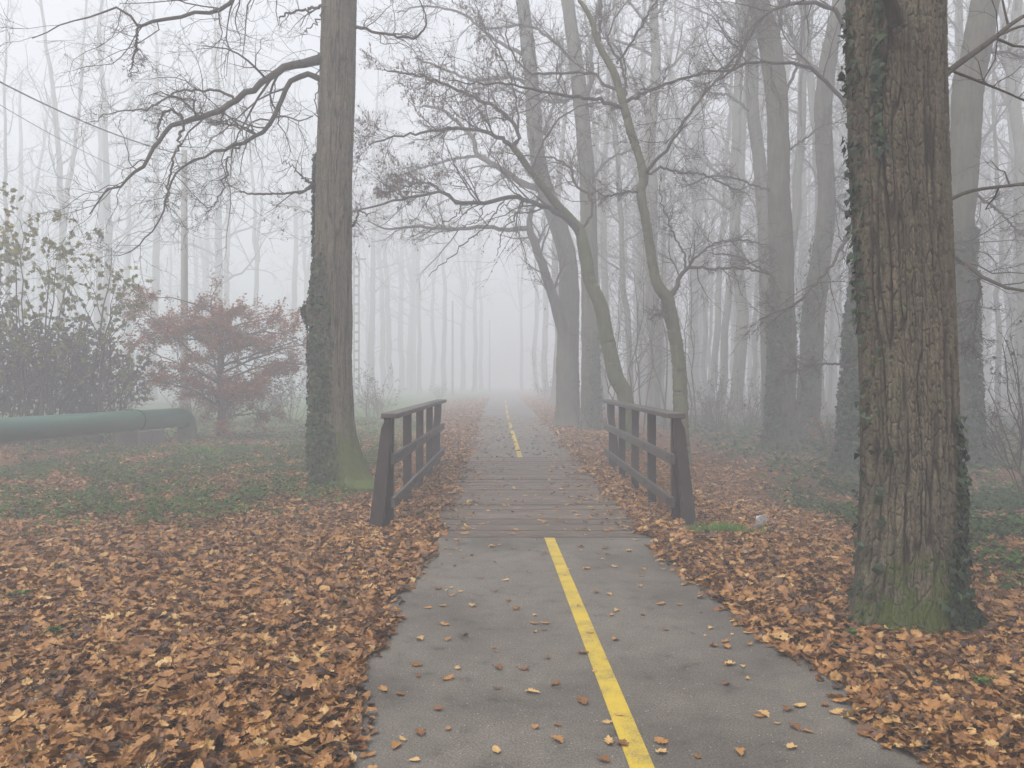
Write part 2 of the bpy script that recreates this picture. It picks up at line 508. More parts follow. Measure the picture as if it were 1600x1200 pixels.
def plain_mat(name, a, c_, scale=4, rough=.5, spec=.5, bstr=.2, stain=None):
    m, nt, b = new_mat(name)
    v = coords(nt)
    n = noise(nt, v, scale, 6, .65); n2 = noise(nt, v, scale * 12, 4, .6)
    c = mix(nt, n, a, c_)
    c = mix(nt, 1.0, c, mix(nt, n2, (.8, .8, .8), (1.2, 1.2, 1.2)), 'MULTIPLY')
    if stain:
        r = ramp(nt, [(.55, (0, 0, 0)), (.72, (.8, .8, .8))]); nt.links.new(n, r.inputs[0])
        c = mix(nt, r.outputs[0], c, stain)
    nt.links.new(c, b.inputs['Base Color']); b.inputs['Roughness'].default_value = rough
    b.inputs['Specular IOR Level'].default_value = spec
    bump(nt, n2, bstr, .005, b)
    return m
M_PIPE = plain_mat('green_pipe_jacket', (.016, .075, .048), (.034, .125, .085), 2.5, .28, .6, .08, (.055, .075, .05))
M_BAND = plain_mat('dark_band', (.02, .03, .025), (.03, .045, .035), 4, .5)
M_CONC = plain_mat('old_concrete', (.085, .08, .068), (.16, .148, .125), 3, .9, .2, .5, (.06, .07, .04))
M_POLE = plain_mat('fog_paled_pole', (.19, .185, .17), (.30, .29, .27), 3, .85, .2, .3)  # lightened so distant poles stand out less: haze put into the colour
M_CABLE = plain_mat('black_cable', (.02, .02, .022), (.035, .035, .035), 5, .5)
M_PAPER = plain_mat('white_paper', (.62, .64, .68), (.8, .82, .85), 9, .6, .3, .3)
M_WEEDSTEM = plain_mat('green_stem', (.05, .08, .02), (.08, .12, .03), 9, .7)

# ------------------------------------------------------------------ ground
LINE = [(-4, .68), (0, .61), (3.25, .52), (8.03, .366), (16.3, .167), (24, .02), (36, -.20), (55, -.42), (78, -.65), (130, -1.4), (250, -4)]
def line_x(y): return np.interp(y, [p[0] for p in LINE], [p[1] for p in LINE])
def edge_l(y): return np.interp(y, [-4, 3.25, 4.3, 5.9, 8, 10.6, 12.6, 16, 24, 36, 78, 250], [-.55, -.62, -.70, -.76, -.68, -.80, -.78, -.80, -.95, -1.35, -2.1, -6])
def edge_r(y): return np.interp(y, [-4, 3.25, 4.1, 5.5, 7.9, 10.6, 16, 24, 36, 78, 250], [1.75, 1.66, 1.62, 1.44, 1.24, 1.24, 1.12, 1.2, 1.15, .7, -2])

def ground_z(x, y):
    x = np.asarray(x, float); y = np.asarray(y, float)
    far = np.maximum(sstep(1.9, 4.5, x), sstep(-1.9, -4.5, x) if False else 1 - sstep(-4.5, -1.9, x))
    z = -.03 + .16 * far * (fbm(x * .35 + 9, y * .35, o=3) - .5)
    z += .06 * far * (fbm(x * 1.7, y * 1.7 + 4, o=2) - .5)
    nb = sstep(8.4, 7.8, y) if False else 1 - sstep(7.7, 8.4, y) * (1 - sstep(16, 17, y))
    z += nb * (.045 * np.exp(-((x - edge_l(y) + .9) / .55) ** 2) + .045 * np.exp(-((x - edge_r(y) - .9) / .55) ** 2)) - .035 * (1 - nb)
    # low ground on both sides of the little bridge
    z -= .22 * np.exp(-((y - 11.8) / 1.7) ** 2) * (sstep(2.2, 3.4, x) * (1 - sstep(9, 14, x)))
    z -= .09 * np.exp(-((y - 11.8) / 1.5) ** 2) * (1 - sstep(-2.0, -1.75, x)) * sstep(-2.6, -2.2, x)
    return z

def axis_pts(segs):
    out = [segs[0][0]]
    for a, b, st in segs: out += list(np.arange(a + st, b + st * .5, st))
    return np.array(out)

gx = axis_pts([(-112, -40, 4), (-40, -14, 1), (-14, -4, .25), (-4, 5, .1), (5, 14, .25), (14, 40, 1), (40, 112, 4)])
gy = axis_pts([(-30, -2, 2), (-2, 2, .5), (2, 14, .1), (14, 30, .25), (30, 70, 1), (70, 246, 4)])
GX, GY = np.meshgrid(gx, gy)
GZ = ground_z(GX, GY)
under = (GX > -1.25) & (GX < 1.7)
GZ = np.where(under & (GY > 8.0) & (GY < 16.3), GZ - .30, GZ)
nx, ny = len(gx), len(gy)
gid = np.arange(nx * ny).reshape(ny, nx)
gq = np.stack([gid[:-1, :-1], gid[:-1, 1:], gid[1:, 1:], gid[1:, :-1]], -1).reshape(-1, 4)
x_, y_ = GX.ravel(), GY.ravel()
green_l = sstep(8.6, 9.8, y_ + 1.2 * (fbm(x_ * .5, y_ * .5) - .5)) * (1 - sstep(-3.3, -2.3, x_)) * .3
green_l = np.maximum(green_l, sstep(19, 25, y_ - .5 * (x_ + 2.5)) * (1 - sstep(-3.2, -2.4, x_)) * .95)
green_r = sstep(2.4, 4.2, x_ - .10 * (y_ - 6)) * .42 * sstep(5.5, 7.5, y_)
green = np.maximum(green_l, green_r)
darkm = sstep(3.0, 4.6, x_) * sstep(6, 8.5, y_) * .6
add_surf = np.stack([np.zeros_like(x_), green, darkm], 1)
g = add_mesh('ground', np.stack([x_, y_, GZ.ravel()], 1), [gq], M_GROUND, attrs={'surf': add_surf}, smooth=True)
tag(g, 'leaf covered forest ground on both sides of the path', 'ground', kind='structure')

def strip(name, ys, xl, xr, z, mat, label, cat, cols=2, kind='structure', zfun=None):
    xs = np.linspace(0, 1, cols)
    V = np.array([(l + (r - l) * s, y, z) for y, l, r in zip(ys, xl, xr) for s in xs])
    n = len(ys); i = np.arange(n * cols).reshape(n, cols)
    q = np.stack([i[:-1, :-1], i[:-1, 1:], i[1:, 1:], i[1:, :-1]], -1).reshape(-1, 4)
    return tag(add_mesh(name, V, [q], mat), label, cat, kind=kind)

for (a, b, lab) in ((-20, 8.02, 'grey asphalt cycle path in front of the wooden bridge'), (16.32, 240, 'grey asphalt cycle path running into the fog beyond the bridge')):
    ys = np.concatenate([np.arange(a, min(b, 60), .5), np.arange(60, b, 5) if b > 60 else [], [b]])
    wob = .03 * (vnoise(ys * .9, 3) - .5)
    strip('asphalt_path', ys, line_x(ys) - 1.42 + wob, line_x(ys) + 1.30 - wob, .0, M_ASPHALT, lab, 'path', cols=6)

def marking(a, b, label):
    ys = np.linspace(a, b, max(4, int((b - a) / .3)))
    strip('road_marking', ys, line_x(ys) - .05, line_x(ys) + .05, .004, M_PAINT, label, 'road marking', cols=2)
marking(-6, 8.0, 'solid yellow centre line on the asphalt before the bridge')
marking(16.36, 25.0, 'yellow centre line starting right behind the bridge deck')
for k, (a, b) in enumerate(((26.2, 30.0), (31.2, 36.0), (37.4, 43), (45, 52), (55, 64))):
    marking(a, b, 'worn yellow centre line dash fading into the fog, ' + ['nearest of the dashes', 'second dash', 'third dash', 'fourth dash', 'farthest dash'][k])
ys = np.linspace(52, 64, 4)
strip('road', ys, np.full(4, -90.0), np.full(4, -19.0), .10, M_ASPHALT, 'pale grey road crossing behind the red shrub', 'road')

# ------------------------------------------------------------------ boxes
def box(x0, x1, y0, y1, z0, z1, bev=.004):
    """chamfered box"""
    c = np.array([(x0 + x1) / 2, (y0 + y1) / 2, (z0 + z1) / 2]); h = np.array([x1 - x0, y1 - y0, z1 - z0]) / 2
    V = []; ids = {}
    for sx in (-1, 1):
        for sy in (-1, 1):
            for sz in (-1, 1):
                s = np.array([sx, sy, sz])
                for ax in range(3):
                    p = s * (h - bev); p[ax] = s[ax] * h[ax]
                    ids[(sx, sy, sz, ax)] = len(V); V.append(c + p)
    q, t = [], []
    for ax in range(3):
        o1, o2 = [k for k in range(3) if k != ax]
        for s in (-1, 1):
            def key(a, b):
                k = [0, 0, 0]; k[ax] = s; k[o1] = a; k[o2] = b; return tuple(k)
            q.append([ids[(*key(*ab), ax)] for ab in ((-1, -1), (1, -1), (1, 1), (-1, 1))])
        for a in (-1, 1):
            for b in (-1, 1):
                def ky(v):
                    k = [0, 0, 0]; k[ax] = v; k[o1] = a; k[o2] = b; return tuple(k)
                q.append([ids[(*ky(-1), o1)], ids[(*ky(1), o1)], ids[(*ky(1), o2)], ids[(*ky(-1), o2)]])
    for sx in (-1, 1):
        for sy in (-1, 1):
            for sz in (-1, 1):
                t.append([ids[(sx, sy, sz, a)] for a in range(3)])
    V = np.array(V)
    return V, [np.array(q), np.array(t)], {'tone': np.full(len(V), rng.random())}

def fix_normals(o):
    import bmesh
    bm = bmesh.new(); bm.from_mesh(o.data)
    bmesh.ops.recalc_face_normals(bm, faces=bm.faces); bm.to_mesh(o.data); bm.free()
    return o

def box_obj(name, parts, mat, parent):
    V, Fs, A = merge(parts)
    return fix_normals(add_mesh(name, V, Fs, mat, parent, A))

# ------------------------------------------------------------------ the wooden footbridge
reseed(3)
bridge = empty('footbridge', (.2, 12.1, 0), 'low brown wooden footbridge with plank deck and two rails', 'bridge')
def under_parent(o, par):
    """keep world placement for a child whose mesh is written in world coordinates"""
    w = o.data
    off = np.array(par_world(par))
    n = len(w.vertices); co = np.empty(n * 3, np.float32)
    w.vertices.foreach_get('co', co); co = co.reshape(-1, 3) - off
    w.vertices.foreach_set('co', co.ravel().astype(np.float32)); w.update()
    o.parent = par
    return o
def par_world(p):
    v = np.zeros(3)
    while p is not None:
        v = v + np.array(p.location); p = p.parent
    return v

planks = []
y = 8.05
while y < 16.28:
    w = .145 + .01 * rng.random()
    z = .002 + .012 * rng.random()
    if y + w > 16.3: w = 16.3 - y
    planks.append(box(-1.22 - .03 * rng.random(), 1.66 + .03 * rng.random(), y, y + w, z - .05, z, .005))
    y += w + (.018 if rng.random() < .7 else .032)
under_parent(box_obj('deck', planks, M_DECK, None), bridge)
under_parent(box_obj('beam', [box(-1.20, -1.05, 8.06, 16.28, -.26, -.055)], M_RAILWOOD_Y, None), bridge)
under_parent(box_obj('beam', [box(1.50, 1.65, 8.06, 16.28, -.26, -.055)], M_RAILWOOD_Y, None), bridge)

def railing(xin, s):
    """xin: x of the face towards the path, s: outward sign"""
    def bx(a, b, *r, bev=.004): return box(min(a, b), max(a, b), *r, bev)
    rails = [bx(xin, xin + s * .045, 8.60, 14.86, .66, .77), bx(xin, xin + s * .045, 8.60, 14.86, .20, .31)]
    root = under_parent(box_obj('railing', rails, M_RAILWOOD_Y, None), bridge)
    p0, p1 = xin + s * .047, xin + s * .147
    for yy in (8.76, 10.3, 11.7, 13.08, 14.45):
        under_parent(box_obj('post', [bx(p0, p1, yy, yy + .095, -.36, 1.146)], M_RAILWOOD, None), root)
    under_parent(box_obj('handrail', [bx(xin - s * .035, xin + s * .145, 8.55, 12.02, 1.15, 1.205, bev=.008), bx(xin - s * .035, xin + s * .145, 12.024, 14.92, 1.149, 1.203, bev=.008)], M_RAILWOOD_Y, None), root)
    for (ya, yb) in ((8.62, 8.70), (14.68, 14.77)):
        # raked brace: leans outwards to the ground, narrower with a clipped shoulder under the handrail
        prof = [(0.045, 1.146), (.105, 1.146), (.155, 1.04), (.315, -.26), (.155, -.26), (.045, .98)]
        V = np.array([(xin + s * a, yy, z) for yy in (ya, yb) for a, z in prof])
        n = len(prof)
        sides = np.array([(i, (i + 1) % n, n + (i + 1) % n, n + i) for i in range(n)])
        caps = np.array([(0, 1, 2, 5), (2, 3, 4, 5), (n, n + 1, n + 2, n + 5), (n + 2, n + 3, n + 4, n + 5)])
        o = fix_normals(add_mesh('brace', V, [sides, caps], M_RAILWOOD, None, {'tone': np.full(2 * n, .62)}))
        md = o.modifiers.new('bevel', 'BEVEL'); md.width = .005; md.segments = 1
        under_parent(o, root)
    # bolt heads that hold the rails
    for yy in (8.76, 10.3, 11.7, 13.08, 14.45):
        for zz in (.718, .258):
            under_parent(box_obj('bolt', [bx(xin - s * .001, xin - s * .008, yy + .04, yy + .062, zz - .011, zz + .011, bev=.002)], M_BAND, None), root)
    return root
railing(-1.235, -1)['label'] = 'left hand railing of the bridge'
railing(1.68, 1)['label'] = 'right hand railing of the bridge'

# ------------------------------------------------------------------ fallen leaves
reseed(11)
def litter(n, xr, yr, dens, size, templates, lift, tilt, col_shift=0.0):
    x = rng.uniform(*xr, n); y = rng.uniform(*yr, n)
    keep = rng.random(n) < dens(x, y)
    x, y = x[keep], y[keep]; n = len(x)
    z = np.maximum(ground_z(x, y), np.where((x > line_x(y) - 1.5) & (x < line_x(y) + 1.4), .004, -1)) + lift(x, y) * rng.random(n) + .006
    on = (y > 8.0) & (y < 16.3) & (x > -1.25) & (x < 1.7)
    z = np.where(on, .018 + lift(x, y) * rng.random(n), z)
    th = rng.random(n) * 2 * math.pi
    X = np.stack([np.cos(th), np.sin(th), tilt * rng.normal(size=n) * .6], 1)
    Z = np.stack([tilt * rng.normal(size=n), tilt * rng.normal(size=n), np.ones(n)], 1)
    s = size * np.clip(.92 * np.exp(.33 * rng.normal(size=n)), .4, 1.9)
    tone = np.clip(.43 + .23 * rng.normal(size=n) + col_shift + .12 * (fbm(x * .8, y * .8, o=2) - .5), 0, 1)
    return place_leaves(np.stack([x, y, z], 1), X, Z, s, templates, tone)

def outside(x, y):
    """1 outside the swept part of the path, fading on a ragged edge"""
    rag = .38 * (fbm(x * 1.1 + 40, y * 1.4, o=4) - .5)
    dl = edge_l(y) + rag - x
    dr = x - edge_r(y) + rag
    return np.maximum(sstep(-.05, .22, dl), sstep(-.05, .22, dr))
def greenpatch(x, y):
    return fbm(x * .55 + 3, y * .55 + 8, o=4)
def near_d(x, y):
    back = np.where(x < -1.6, 1 - .28 * sstep(8.7, 9.7, y + .9 * (fbm(x * .6, y * .6) - .5)), 1)
    rgt = 1 - .66 * sstep(0, 1.0, x - (2.75 + .25 * (y < 7.5) + .55 * (fbm(x, y * .7) - .5)) - .0 * y) * sstep(6.3, 7.6, y)
    return outside(x, y) * back * rgt * (1 - .6 * sstep(3.6, 4.6, x) * sstep(7.0, 8.2, y))
def lift_n(x, y): return .065 * outside(x, y)
parts = [litter(132000, (-5.2, 5.4), (2.7, 8.6), near_d, .070, NEAR_LEAVES, lift_n, .42),
         litter(125000, (-8.5, 9.0), (8.4, 16.5), near_d, .068, FAR_LEAVES, lift_n, .32),
         litter(120000, (-14, 14), (16, 34), lambda x, y: near_d(x, y) * np.where(x > 2.4, .5, 1) * np.where((x < -2.6) & (y > 22), .18, 1), .09, FAR_LEAVES, lambda x, y: .05 + 0 * x, .4),
         litter(45000, (-5, 5), (30, 70), lambda x, y: outside(x, y) * (np.abs(x) < 4.5), .14, FAR_LEAVES, lambda x, y: .05 + 0 * x, .4),
         # thin scatter on the deck and on the asphalt beyond
         litter(1300, (-1.0, 1.4), (8.1, 16.2), lambda x, y: .12 + .88 * sstep(.4, 1.0, np.abs(x - .2)), .066, FAR_LEAVES, lambda x, y: .012 + 0 * x, .2, .08),
         litter(2600, (-1.4, 1.6), (16.3, 34), lambda x, y: .3 + .6 * sstep(.3, .9, np.abs(x - .1)), .075, FAR_LEAVES, lambda x, y: .012 + 0 * x, .2, .05),
         litter(24000, (-9.5, -5.1), (.5, 8.6), near_d, .095, FAR_LEAVES, lift_n, .35), litter(9000, (5.3, 8.5), (.5, 8.5), near_d, .095, FAR_LEAVES, lift_n, .35),
         litter(9000, (-5.1, 5.3), (-1, 2.7), outside, .11, FAR_LEAVES, lift_n, .3)]
V, Fs, A = merge(parts)
tag(add_mesh('leaf_litter', V, Fs, M_LITTER, None, A), 'brown oak leaf litter carpeting the ground along the path', 'fallen leaves', kind='stuff')

# single leaves one can count on the swept asphalt and the deck
reseed(12)
loose_meshes = []
for k, (tv, tf) in enumerate(NEAR_LEAVES):
    for tone in (.3, .62, .88):
        o = add_mesh('fallen_leaf', tv, [tf], M_LITTER, None, {'tone': np.full(len(tv), tone + .06 * rng.random())})
        loose_meshes.append((o.data, k, tone)); bpy.data.objects.remove(o)
loose_low = [float(t[0][:, 2].min()) for t in NEAR_LEAVES]
shape_word = ['lobed oak leaf', 'curled oak leaf', 'folded oak leaf', 'broad jagged leaf', 'broad curled leaf', 'small oval leaf', 'cupped oak leaf', 'broad folded leaf']
def loose_leaf(x, y, s, pick=None):
    me, k, tone = loose_meshes[rng.integers(len(loose_meshes)) if pick is None else pick]
    o = bpy.data.objects.new('fallen_leaf', me); COL.objects.link(o)
    deck = 8.03 < y < 16.3
    o.location = (x, y, (.014 if deck else .004) - s * loose_low[k])
    o.rotation_euler = (rng.normal() * .05, rng.normal() * .05, rng.random() * 6.28)
    o.scale = (s, s, s)
    c = {.3: 'dark brown', .62: 'orange brown', .88: 'pale tan'}[tone]
    d = x - line_x(y)
    if deck: where = 'on the bridge planks'
    elif abs(d) < .07: where = 'on the yellow line'
    elif d < -.6: where = 'on asphalt by the left leaf edge'
    elif d < 0: where = 'on asphalt left of the yellow line'
    elif d < .6: where = 'on asphalt just right of the yellow line'
    else: where = 'on asphalt by the right leaf edge'
    dist = 'in the foreground' if y < 4.4 else ('midway to the bridge' if y < 6.3 else ('just before the bridge' if y < 8.03 else ''))
    size = 'large' if s > .105 else ('small' if s < .075 else '')
    lab = ' '.join(w for w in (size, c, shape_word[k], where, dist) if w)
    if len(lab.split()) > 15: lab = lab.replace('just right', 'right').replace('in the foreground', 'in front').replace('just before the bridge', 'near bridge').replace('midway to the bridge', 'midway')
    lab = lab.replace('by the ', 'by ').replace('of the yellow', 'of yellow')
    tag(o, lab, 'leaf', 'loose leaves on the path')
SPOT = [(625, 1168), (860, 1070), (875, 1135), (842, 1138), (780, 1175), (900, 1098), (822, 1083), (840, 975), (805, 940), (798, 952), (848, 985), (865, 975),
        (688, 1062), (768, 1045), (823, 1047), (692, 1000), (740, 948), (720, 925), (780, 860), (805, 858), (830, 895), (770, 925), (757, 905), (905, 855), (935, 865),
        (958, 930), (965, 955), (950, 962), (925, 1022), (930, 1050), (940, 1130), (940, 1162), (950, 1190), (1037, 1160), (1035, 945), (1030, 985), (1130, 1070), (1140, 1040),
        (1127, 1010), (1136, 1003), (1255, 1105), (1240, 1138), (1245, 1145), (1190, 1118), (1300, 1115), (1120, 1010), (1150, 1008), (960, 1165), (663, 1190), (600, 1080),
        (1225, 1110), (1335, 1150), (1360, 1170), (1395, 1160), (1180, 1120), (845, 865), (875, 900), (960, 1000), (700, 1110), (715, 1045), (645, 1040), (655, 1000)]
for (a, b) in SPOT:
    D = (CH) * F / (b - HY)
    loose_leaf((a - CX) / F * D + .03 * rng.normal(), D, .042 + .040 * rng.random())
for k in range(95):
    y = 3.1 + 5 * rng.random() ** .8
    el, er = edge_l(y), edge_r(y)
    u = rng.random()
    x = el + .02 + (er - el - .04) * (u if k % 3 else (u * .18 if k % 2 else 1 - u * .18))
    loose_leaf(x, y, .032 + .05 * rng.random())
for k in range(46):
    y = 8.2 + 3.6 * rng.random()
    x = edge_l(y) + .05 + (edge_r(y) - edge_l(y) - .1) * rng.random()
    loose_leaf(x, y, .06 + .04 * rng.random())

# ------------------------------------------------------------------ ground cover
reseed(13)
def cover(n, xr, yr, dens, size, mat_tone=(.45, .22), h=(.03, .16)):
    x = rng.uniform(*xr, n); y = rng.uniform(*yr, n)
    keep = rng.random(n) < dens(x, y)
    x, y = x[keep], y[keep]; n = len(x)
    z = ground_z(x, y) + h[0] + (h[1] - h[0]) * rng.random(n) ** 1.5
    th = rng.random(n) * 6.283
    X = np.stack([np.cos(th), np.sin(th), -.3 + .3 * rng.normal(size=n)], 1)
    Z = np.stack([.5 * rng.normal(size=n), .5 * rng.normal(size=n) - .1, np.ones(n)], 1)
    s = size * (.5 + rng.random(n))
    tone = np.clip(mat_tone[0] + mat_tone[1] * rng.normal(size=n), 0, 1)
    return place_leaves(np.stack([x, y, z], 1), X, Z, s, SMALL + FAR_LEAVES[:1], tone)
def gd_left(x, y):
    p = fbm(x * .7 + 2, y * .7, o=3)
    clump = sstep(.475, .60, fbm(x * 3.4, y * 2.6 + 5, o=3) * .55 + p * .45 + .04 * sstep(-2, -6, x))
    return sstep(8.3, 9.6, y + 1.3 * (p - .5)) * (1 - sstep(-2.9, -1.9, x)) * clump * (1 - .6 * sstep(16, 21, y)) + .0
def gd_right(x, y):
    p = fbm(x * .8 + 7, y * .6, o=3)
    base = sstep(.3, 1.4, x - 3.0 - .07 * (y - 6)) * sstep(5.3, 6.6, y)
    clump = sstep(.40, .54, fbm(x * 2.2 + 3, y * 2.2, o=3) * .6 + p * .4)
    return base * clump
cp = [cover(110000, (-11, -1.8), (8, 22), gd_left, .058),
      cover(90000, (2.6, 10), (5.2, 13), gd_right, .07, (.22, .2), (.02, .18)),
      cover(40000, (3, 22), (13, 34), lambda x, y: .8 * gd_right(x, y), .13, (.3, .2), (.02, .2)),
      cover(9000, (-14, -3), (21, 34), lambda x, y: sstep(.4, .6, fbm(x * .9, y * .9)), .12, (.55, .2), (.02, .1))]
V, Fs, A = merge(cp)
tag(add_mesh('ground_cover', V, Fs, M_GREEN, None, A), 'low green ivy and nettle patches among the leaves', 'ground cover', kind='stuff')

def weed(p, n, r, s, mat, label, cat, name='weed', group=None, blades=False):
    e = empty(name, p, label, cat, group)
    k = 3 if blades else 2
    if blades:
        th = rng.random(n) * 6.283; rr = r * .62 * np.abs(rng.normal(size=n)) * (.7 + .6 * vnoise(th * 1.6, 3.0))
        base = np.stack([rr * np.cos(th), rr * np.sin(th) * .45, np.zeros(n)], 1)
        d = norm(np.stack([.9 * rng.normal(size=n), .9 * rng.normal(size=n), 1.2 + 0 * th], 1))
        X = d; Z = norm(np.cross(d, rng.normal(size=(n, 3))))
        sz = s * (.6 + .7 * rng.random(n))
        tpl = [leaf_template([.035, .045, .04, .01], .35, .2, 0, 3)]
        V, Fs, A = place_leaves(base + d * sz[:, None] * .5, X, Z, sz, tpl, rng.random(n))
    else:
        th = rng.random(n) * 6.283; rr = r * np.sqrt(rng.random(n))
        pos = np.stack([rr * np.cos(th), rr * np.sin(th), .02 + s * .6 * rng.random(n) * (1.2 - rr / r)], 1)
        X = np.stack([np.cos(th), np.sin(th), -.25 + 0 * th], 1)
        Z = np.stack([.3 * rng.normal(size=n), .3 * rng.normal(size=n), np.ones(n)], 1)
        V, Fs, A = place_leaves(pos, X, Z, s * (.6 + .6 * rng.random(n)), SMALL, rng.random(n))
    add_mesh('foliage', V, Fs, mat, e, A)
    if not blades:
        m = 6
        th = rng.random(m) * 6.283
        P = np.stack([np.zeros((m, 3)), np.stack([r * .5 * np.cos(th), r * .5 * np.sin(th), s * .5 + 0 * th], 1)], 1)
        Vt, q = tubes(P, np.full((m, 2), .002), 3)
        add_mesh('stem', Vt, [q], M_WEEDSTEM, e)
    return e
def gpt(x, y):
    D = CH * F / (y - HY)
    X = (x - CX) / F * D
    return (X, D, float(ground_z(X, D)) + .035)
weed(gpt(1128, 834), 900, .33, .12, M_GRASS, 'bright green grass tuft in the leaves beside the right railing', 'grass', 'grass_tuft', blades=True)
weed(gpt(320, 712), 260, .35, .2, M_GRASS, 'green grass tuft in the leaves before the pipe end', 'grass', 'grass_tuft', blades=True)
for (x, y, r, s, lab) in ((28, 940, .12, .06, 'small green weed poking through brown leaves at the left edge'),
                          (88, 994, .06, .04, 'tiny green weed alone among the brown leaves lower left'),
                          (285, 826, .16, .06, 'green weed at the front edge of the green patch, left'),
                          (100, 893, .08, .04, 'small green seedling in brown leaves, middle left'),
                          (45, 835, .18, .06, 'low green weed where leaves meet the green patch, far left'),
                          (1315, 868, .2, .05, 'dark green weed in the leaves left of the thick oak'),
                          (1330, 1005, .05, .05, 'dark ivy sprig at the left foot of the thick oak'),
                          (1540, 1085, .06, .04, 'small pale weed in leaves right of the thick oak')):
    weed(gpt(x, y), 60, r, s, M_GREEN, lab, 'weed')

reseed(14)
n = 260
yy = rng.uniform(3, 16, n); side = rng.random(n) < .5
xx = np.where(side, edge_l(yy) - rng.random(n) * (1.5 + .3 * yy), edge_r(yy) + rng.random(n) * (1 + .2 * yy))
ln = .08 + .35 * rng.random(n) ** 2
th = rng.random(n) * 6.283
t = np.linspace(-.5, .5, 6)
P = np.stack([xx[:, None] + ln[:, None] * t * np.cos(th)[:, None], yy[:, None] + ln[:, None] * t * np.sin(th)[:, None], (ground_z(xx, yy) + .075)[:, None] + .02 * rng.random((n, 1)) + 0 * t], 2)
P += .012 * rng.normal(size=P.shape)
V, q = tubes(P, np.repeat(.0022 + .003 * rng.random((n, 1)), 6, 1), 4)
tag(add_mesh('fallen_twigs', V, [q], M_TWIG, None, {'moss': np.zeros(len(V))}), 'thin dead twigs lying scattered on the leaf litter', 'twigs', kind='stuff')

# crumpled white litter
reseed(5)
e = empty('paper_litter', tuple(np.array(gpt(1192, 830)) + np.array([0, 0, .045])), 'crumpled white paper scrap lying on leaves right of the bridge', 'litter')
nu, nv = 9, 13
u, v = np.meshgrid(np.linspace(-.5, .5, nu), np.linspace(0, 1, nv))
wv = .125 - .05 * v
bx_ = u * wv * (1 + .1 * np.sin(v * 9)) - .03 * (v - .4)
bz_ = .155 * (1 - v) * (.9 + .1 * np.cos(u * 4)) + .01
by_ = .10 * v * v - .05 * (1 - v) * np.cos(u * 3) + .025 * (fbm(u * 6 + 2, v * 6, o=2) - .5) + .05
V = np.stack([bx_, by_, bz_ + .018 * (fbm(u * 5, v * 5 + 9, o=2) - .5)], -1).reshape(-1, 3)
i = np.arange(nu * nv).reshape(nv, nu)
q = np.stack([i[:-1, :-1], i[:-1, 1:], i[1:, 1:], i[1:, :-1]], -1).reshape(-1, 4)
o = add_mesh('sheet', V, [q], M_PAPER, e)
md = o.modifiers.new('thick', 'SOLIDIFY'); md.thickness = .002

# ------------------------------------------------------------------ the two near trees with modelled bark
def bark_trunk(name, C, R, zs, cols, ncell, cellh, depth, mat, parent, base, flare=None, mossf=None, bulge=None, seed=0):
    """C(z)->(x,y), R(z)->radius, grid of rings at zs"""
    th = np.linspace(-math.pi, math.pi, cols, endpoint=False)
    TH, Z = np.meshgrid(th, zs)
    U = (TH + math.pi) / (2 * math.pi) * ncell
    edge = np.minimum(1, np.minimum(U, ncell - U) / 3)
    wu = U + (1.1 * (fbm(U * .3, Z * 1.6 + seed, o=3) - .5) + .45 * (fbm(U * .9, Z * 14 + seed, o=2) - .5)) * edge
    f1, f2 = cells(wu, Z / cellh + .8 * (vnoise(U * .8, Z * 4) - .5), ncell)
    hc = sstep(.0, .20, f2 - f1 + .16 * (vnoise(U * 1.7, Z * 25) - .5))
    rg = np.abs(fbm(wu * .62 + 3, Z / cellh * .15 + seed, o=2) - .5) * 9
    rg2 = np.abs(fbm(wu * 1.3 + 30, Z / cellh * .27 + seed, o=2) - .5) * 9
    hr = np.minimum(sstep(0, .75, rg), .35 + .65 * sstep(0, .6, rg2))
    h = hc * (1 - edge) + edge * hr * (.50 + .50 * hc)
    g1, g2 = cells(wu * 2.3, Z / cellh * 2.1 + 31, int(ncell * 2.3) + 1)
    h2 = sstep(.0, .35, g2 - g1)
    fine = fbm(U * 3.5, Z * 60 + seed, o=3)
    hh = .72 * h + .2 * h2 * h + .3 * (fine - .5)
    r = R(Z)
    if flare is not None: r = r + flare(TH, Z)
    if bulge is not None: r = r + bulge(TH, Z)
    r = r * (1 + .03 * (fbm(np.cos(TH) * 1.2 + 5, np.sin(TH) * 1.2 + 5, Z * .9, o=2) - .5)) + depth * (hh - .6)
    cx, cy = C(Z)
    V = np.stack([cx + r * np.cos(TH), cy + r * np.sin(TH), Z], -1).reshape(-1, 3)
    n, m = TH.shape
    i = np.arange(n * m).reshape(n, m)
    q = np.stack([i[:-1], np.roll(i, -1, 1)[:-1], np.roll(i, -1, 1)[1:], i[1:]], -1).reshape(-1, 4)
    moss = mossf(TH, Z) if mossf else 0 * Z
    V = V - np.array(base)
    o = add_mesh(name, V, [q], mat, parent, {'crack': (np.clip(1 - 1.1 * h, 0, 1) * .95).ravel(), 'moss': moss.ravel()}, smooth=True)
    return o, (lambda t, z: R(z) + (flare(t, z) if flare else 0) + (bulge(t, z) if bulge else 0))

def ivy_on(C, Rf, th, z, size, base, parent, name='ivy', lift=.02, tone=(.4, .25), spread=.5):
    n = len(th)
    cx, cy = C(z); r = Rf(th, z) + lift * (.3 + rng.random(n))
    rad = np.stack([np.cos(th), np.sin(th), 0 * th], 1)
    pos = np.stack([cx, cy, z], 1) + rad * r[:, None] - np.array(base)
    X = np.stack([0 * th, 0 * th, -np.ones(n)], 1) + spread * rng.normal(size=(n, 3))
    Z = rad + .45 * rng.normal(size=(n, 3)) + np.array([0, 0, .35])
    V, Fs, A = place_leaves(pos, X, Z, size * (.6 + .8 * rng.random(n)), IVY, np.clip(tone[0] + tone[1] * rng.normal(size=n), 0, 1))
    return add_mesh(name, V, Fs, M_IVY, parent, A)

